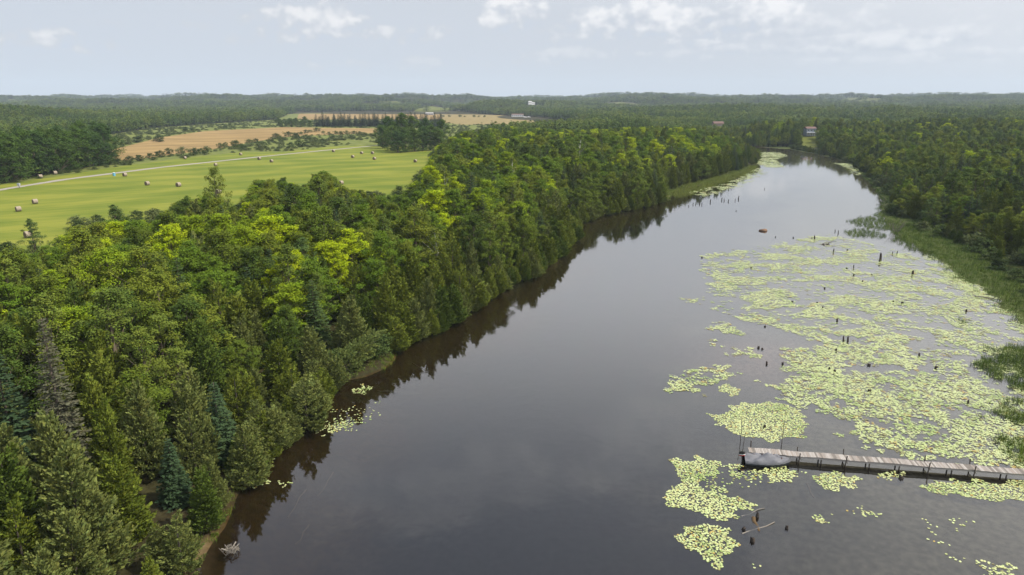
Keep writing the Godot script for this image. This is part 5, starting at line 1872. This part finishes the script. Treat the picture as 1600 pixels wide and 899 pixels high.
const REEDS = {
	"dark green bed of rushes standing in shallow water at the picture edge": [Vector2(59.24, -80.92), Vector2(62.76, -84.33), Vector2(65.70, -85.53), Vector2(69.51, -87.26), Vector2(72.60, -86.76), Vector2(62.14, -72.02), Vector2(58.23, -71.67), Vector2(57.29, -72.92), Vector2(57.64, -76.73)],
	"~thinner bed of rushes beside the shore end of the dock": [Vector2(51.31, -69.44), Vector2(52.66, -67.80), Vector2(56.62, -69.44), Vector2(60.22, -68.61), Vector2(49.30, -54.57), Vector2(45.86, -54.57), Vector2(45.02, -56.26), Vector2(46.62, -59.91), Vector2(49.26, -64.00)],
	"narrow tongue of marsh grass reaching out from the far shore": [Vector2(91.23, -183.33), Vector2(99.94, -193.94), Vector2(103.61, -185.36), Vector2(99.25, -171.08), Vector2(94.37, -171.08), Vector2(90.98, -177.47)],
	"low island of marsh grass just in front of the marsh tongue": [Vector2(84.59, -169.33), Vector2(89.99, -173.77), Vector2(92.90, -166.78), Vector2(90.35, -161.09), Vector2(84.51, -161.09), Vector2(82.66, -164.29)],
	"band of marsh grass along the foot of the wooded far bank": [Vector2(103.61, -185.36), Vector2(105.84, -178.42), Vector2(103.72, -161.09), Vector2(99.30, -141.59), Vector2(93.27, -125.12), Vector2(90.23, -109.95), Vector2(78.32, -94.27), Vector2(79.03, -100.41), Vector2(81.37, -109.57), Vector2(84.74, -121.32), Vector2(88.16, -134.54), Vector2(88.88, -144.74), Vector2(88.90, -155.02)],
	"bright fringe of marsh grass where the tree belt meets the water": [Vector2(55.69, -237.48), Vector2(63.45, -261.03), Vector2(82.98, -287.14), Vector2(106.68, -318.85), Vector2(124.63, -350.97), Vector2(109.18, -313.10), Vector2(88.86, -280.15), Vector2(70.62, -251.46), Vector2(56.04, -229.49)],
	"~small tuft of rushes among the lily pads near the twin stumps": [Vector2(58.54, -102.40), Vector2(59.14, -102.40), Vector2(60.13, -104.45), Vector2(59.72, -104.45)],
	"~pale tuft of rushes in the lily bed beside the wide mat": [Vector2(65.72, -95.74), Vector2(66.76, -94.86), Vector2(68.31, -97.87), Vector2(67.25, -97.87)],
}
const SHRUBS = [Vector2(-176.3, -356.8), Vector2(-166.4, -348.5), Vector2(-160.3, -348.5), Vector2(-160.8, -356.8), Vector2(-157.2, -356.8), Vector2(-169.8, -315.1), Vector2(-170.1, -325.5), Vector2(-171.1, -336.6), Vector2(-167.7, -302.2), Vector2(-170.2, -299.1), Vector2(-172.4, -296.1), Vector2(-164.7, -447.9), Vector2(-167.7, -400.0), Vector2(-171.9, -416.7), Vector2(-158.4, -400.0), Vector2(-150.8, -389.5), Vector2(-157.3, -416.7), Vector2(-143.7, -394.7), Vector2(-164.1, -476.4), Vector2(-152.8, -461.7), Vector2(-168.9, -500.2), Vector2(-169.0, -526.4), Vector2(-170.0, -545.5), Vector2(-168.0, -555.5), Vector2(-170.1, -576.8), Vector2(-173.0, -599.7), Vector2(-170.8, -611.8), Vector2(-155.9, -576.8), Vector2(-145.1, -555.5), Vector2(-142.6, -566.0), Vector2(-136.0, -555.5), Vector2(-130.9, -555.5), Vector2(-128.1, -566.0), Vector2(-119.0, -545.5), Vector2(-113.0, -535.8), Vector2(-106.2, -526.4), Vector2(-290.3, -588.0), Vector2(-285.6, -611.8), Vector2(-285.8, -624.5), Vector2(-234.2, -461.7), Vector2(-234.0, -416.7), Vector2(-240.0, -434.9), Vector2(-244.5, -454.7), Vector2(-252.5, -484.1), Vector2(-286.6, -712.7), Vector2(-278.8, -680.7), Vector2(-143.7, -400.0), Vector2(-134.4, -405.4), Vector2(-127.1, -400.0), Vector2(-124.9, -411.0), Vector2(-118.9, -416.7), Vector2(-125.2, -461.7), Vector2(-122.5, -476.4), Vector2(-117.8, -484.1), Vector2(-112.9, -492.0), Vector2(-142.2, -484.1), Vector2(-153.8, -500.2), Vector2(-118.5, -1183.5), Vector2(-111.0, -1139.4), Vector2(-101.6, -1139.4), Vector2(-84.0, -1139.4), Vector2(-76.8, -1139.4), Vector2(-61.2, -1139.4), Vector2(-53.9, -1139.4), Vector2(-44.6, -1139.4)]
const SPRUCE_ROW = [Vector2(-203.7, -726.3), Vector2(-200.7, -726.4), Vector2(-197.7, -726.4), Vector2(-194.6, -726.5), Vector2(-191.6, -726.6), Vector2(-188.6, -726.7), Vector2(-185.5, -726.7), Vector2(-182.5, -726.8), Vector2(-179.4, -726.9), Vector2(-176.4, -726.9), Vector2(-173.4, -727.0), Vector2(-170.3, -727.1), Vector2(-167.3, -727.1), Vector2(-164.2, -727.2), Vector2(-161.2, -727.3), Vector2(-158.2, -727.4), Vector2(-155.1, -727.4), Vector2(-152.1, -727.5), Vector2(-149.0, -727.6), Vector2(-146.0, -727.6), Vector2(-142.9, -727.7), Vector2(-139.9, -727.8), Vector2(-136.9, -727.8), Vector2(-133.8, -727.9), Vector2(-130.8, -728.0), Vector2(-127.7, -728.0), Vector2(-124.7, -728.1), Vector2(-121.6, -728.2), Vector2(-118.6, -728.3), Vector2(-115.5, -728.3), Vector2(-112.5, -728.4), Vector2(-109.4, -728.5), Vector2(-106.4, -728.5), Vector2(-103.3, -728.6), Vector2(-100.3, -728.7), Vector2(-97.2, -728.7), Vector2(-94.2, -728.8), Vector2(-91.1, -728.9), Vector2(-88.0, -729.0), Vector2(-85.0, -729.0), Vector2(-81.9, -729.1), Vector2(-78.9, -729.2), Vector2(-75.8, -729.2), Vector2(-72.8, -729.3)]
const FIELD_CLUMP = [Vector2(-74.4, -400.0), Vector2(-65.8, -379.6), Vector2(-60.1, -365.6), Vector2(-56.7, -370.2), Vector2(-52.6, -374.8), Vector2(-49.0, -379.6), Vector2(-45.0, -384.5), Vector2(-40.4, -384.5), Vector2(-75.5, -422.6), Vector2(-66.0, -416.7), Vector2(-59.5, -416.7), Vector2(-51.8, -416.7), Vector2(-41.6, -411.0), Vector2(-72.8, -434.9)]
const FOREST_EDGE = [Vector2(-172.0, -213.7), Vector2(-173.2, -221.9), Vector2(-173.6, -228.9), Vector2(-170.6, -230.7), Vector2(-172.5, -238.3), Vector2(-174.0, -246.4), Vector2(-174.6, -252.8), Vector2(-175.3, -259.5), Vector2(-173.9, -264.2), Vector2(-174.6, -271.5), Vector2(-175.3, -279.3), Vector2(-176.0, -287.5), Vector2(-175.6, -293.2), Vector2(-177.0, -302.2), Vector2(-185.2, -242.3), Vector2(-184.4, -250.6), Vector2(-186.7, -264.2), Vector2(-189.3, -279.3), Vector2(-192.2, -296.1), Vector2(-193.4, -311.8), Vector2(-192.2, -322.0)]
const MEADOW_GROVE = [Vector2(-234.5, -712.7), Vector2(-234.7, -729.8), Vector2(-224.7, -712.7), Vector2(-224.7, -729.8), Vector2(-214.9, -712.7), Vector2(-248.6, -747.8), Vector2(-254.9, -786.5), Vector2(-244.9, -786.5), Vector2(-216.0, -729.8), Vector2(-256.5, -807.4), Vector2(-205.8, -712.7)]
const CLOUDS = [[-32.36, 3.55, 2.80, 0.91, 0.90], [-15.97, 5.31, 3.23, 1.51, 0.95], [-20.82, 4.28, 1.18, 0.54, 0.60], [-8.63, 4.91, 2.58, 0.81, 0.70], [0.50, 6.09, 2.69, 1.61, 0.95], [4.28, 5.70, 2.04, 1.18, 0.50], [10.47, 5.53, 4.03, 1.83, 0.95], [16.17, 5.67, 4.57, 1.83, 0.90], [-3.57, 2.95, 1.72, 0.81, 0.50], [-12.10, 2.46, 3.76, 0.65, 0.40], [-7.63, 2.64, 2.69, 0.59, 0.35], [3.06, 3.24, 2.15, 0.75, 0.40], [6.60, 3.32, 2.42, 0.81, 0.35], [19.55, 3.60, 1.88, 0.65, 0.50], [23.52, 3.42, 2.15, 0.54, 0.40], [27.60, 3.73, 2.96, 0.65, 0.55], [31.00, 4.09, 2.42, 0.54, 0.45], [17.26, 3.65, 2.15, 0.54, 0.50], [13.93, 4.17, 2.15, 0.48, 0.60], [33.35, 2.91, 3.23, 0.48, 0.35], [9.99, 5.26, 9.14, 1.40, 0.50], [17.59, 5.18, 8.06, 1.40, 0.50], [26.36, 4.02, 8.06, 0.75, 0.40], [21.60, 5.23, 4.84, 1.08, 0.35], [-23.41, 5.16, 1.18, 0.43, 0.35], [-29.37, 4.98, 1.61, 0.38, 0.25], [10.59, 3.28, 4.30, 0.54, 0.30], [28.93, 2.63, 6.45, 0.43, 0.25]]
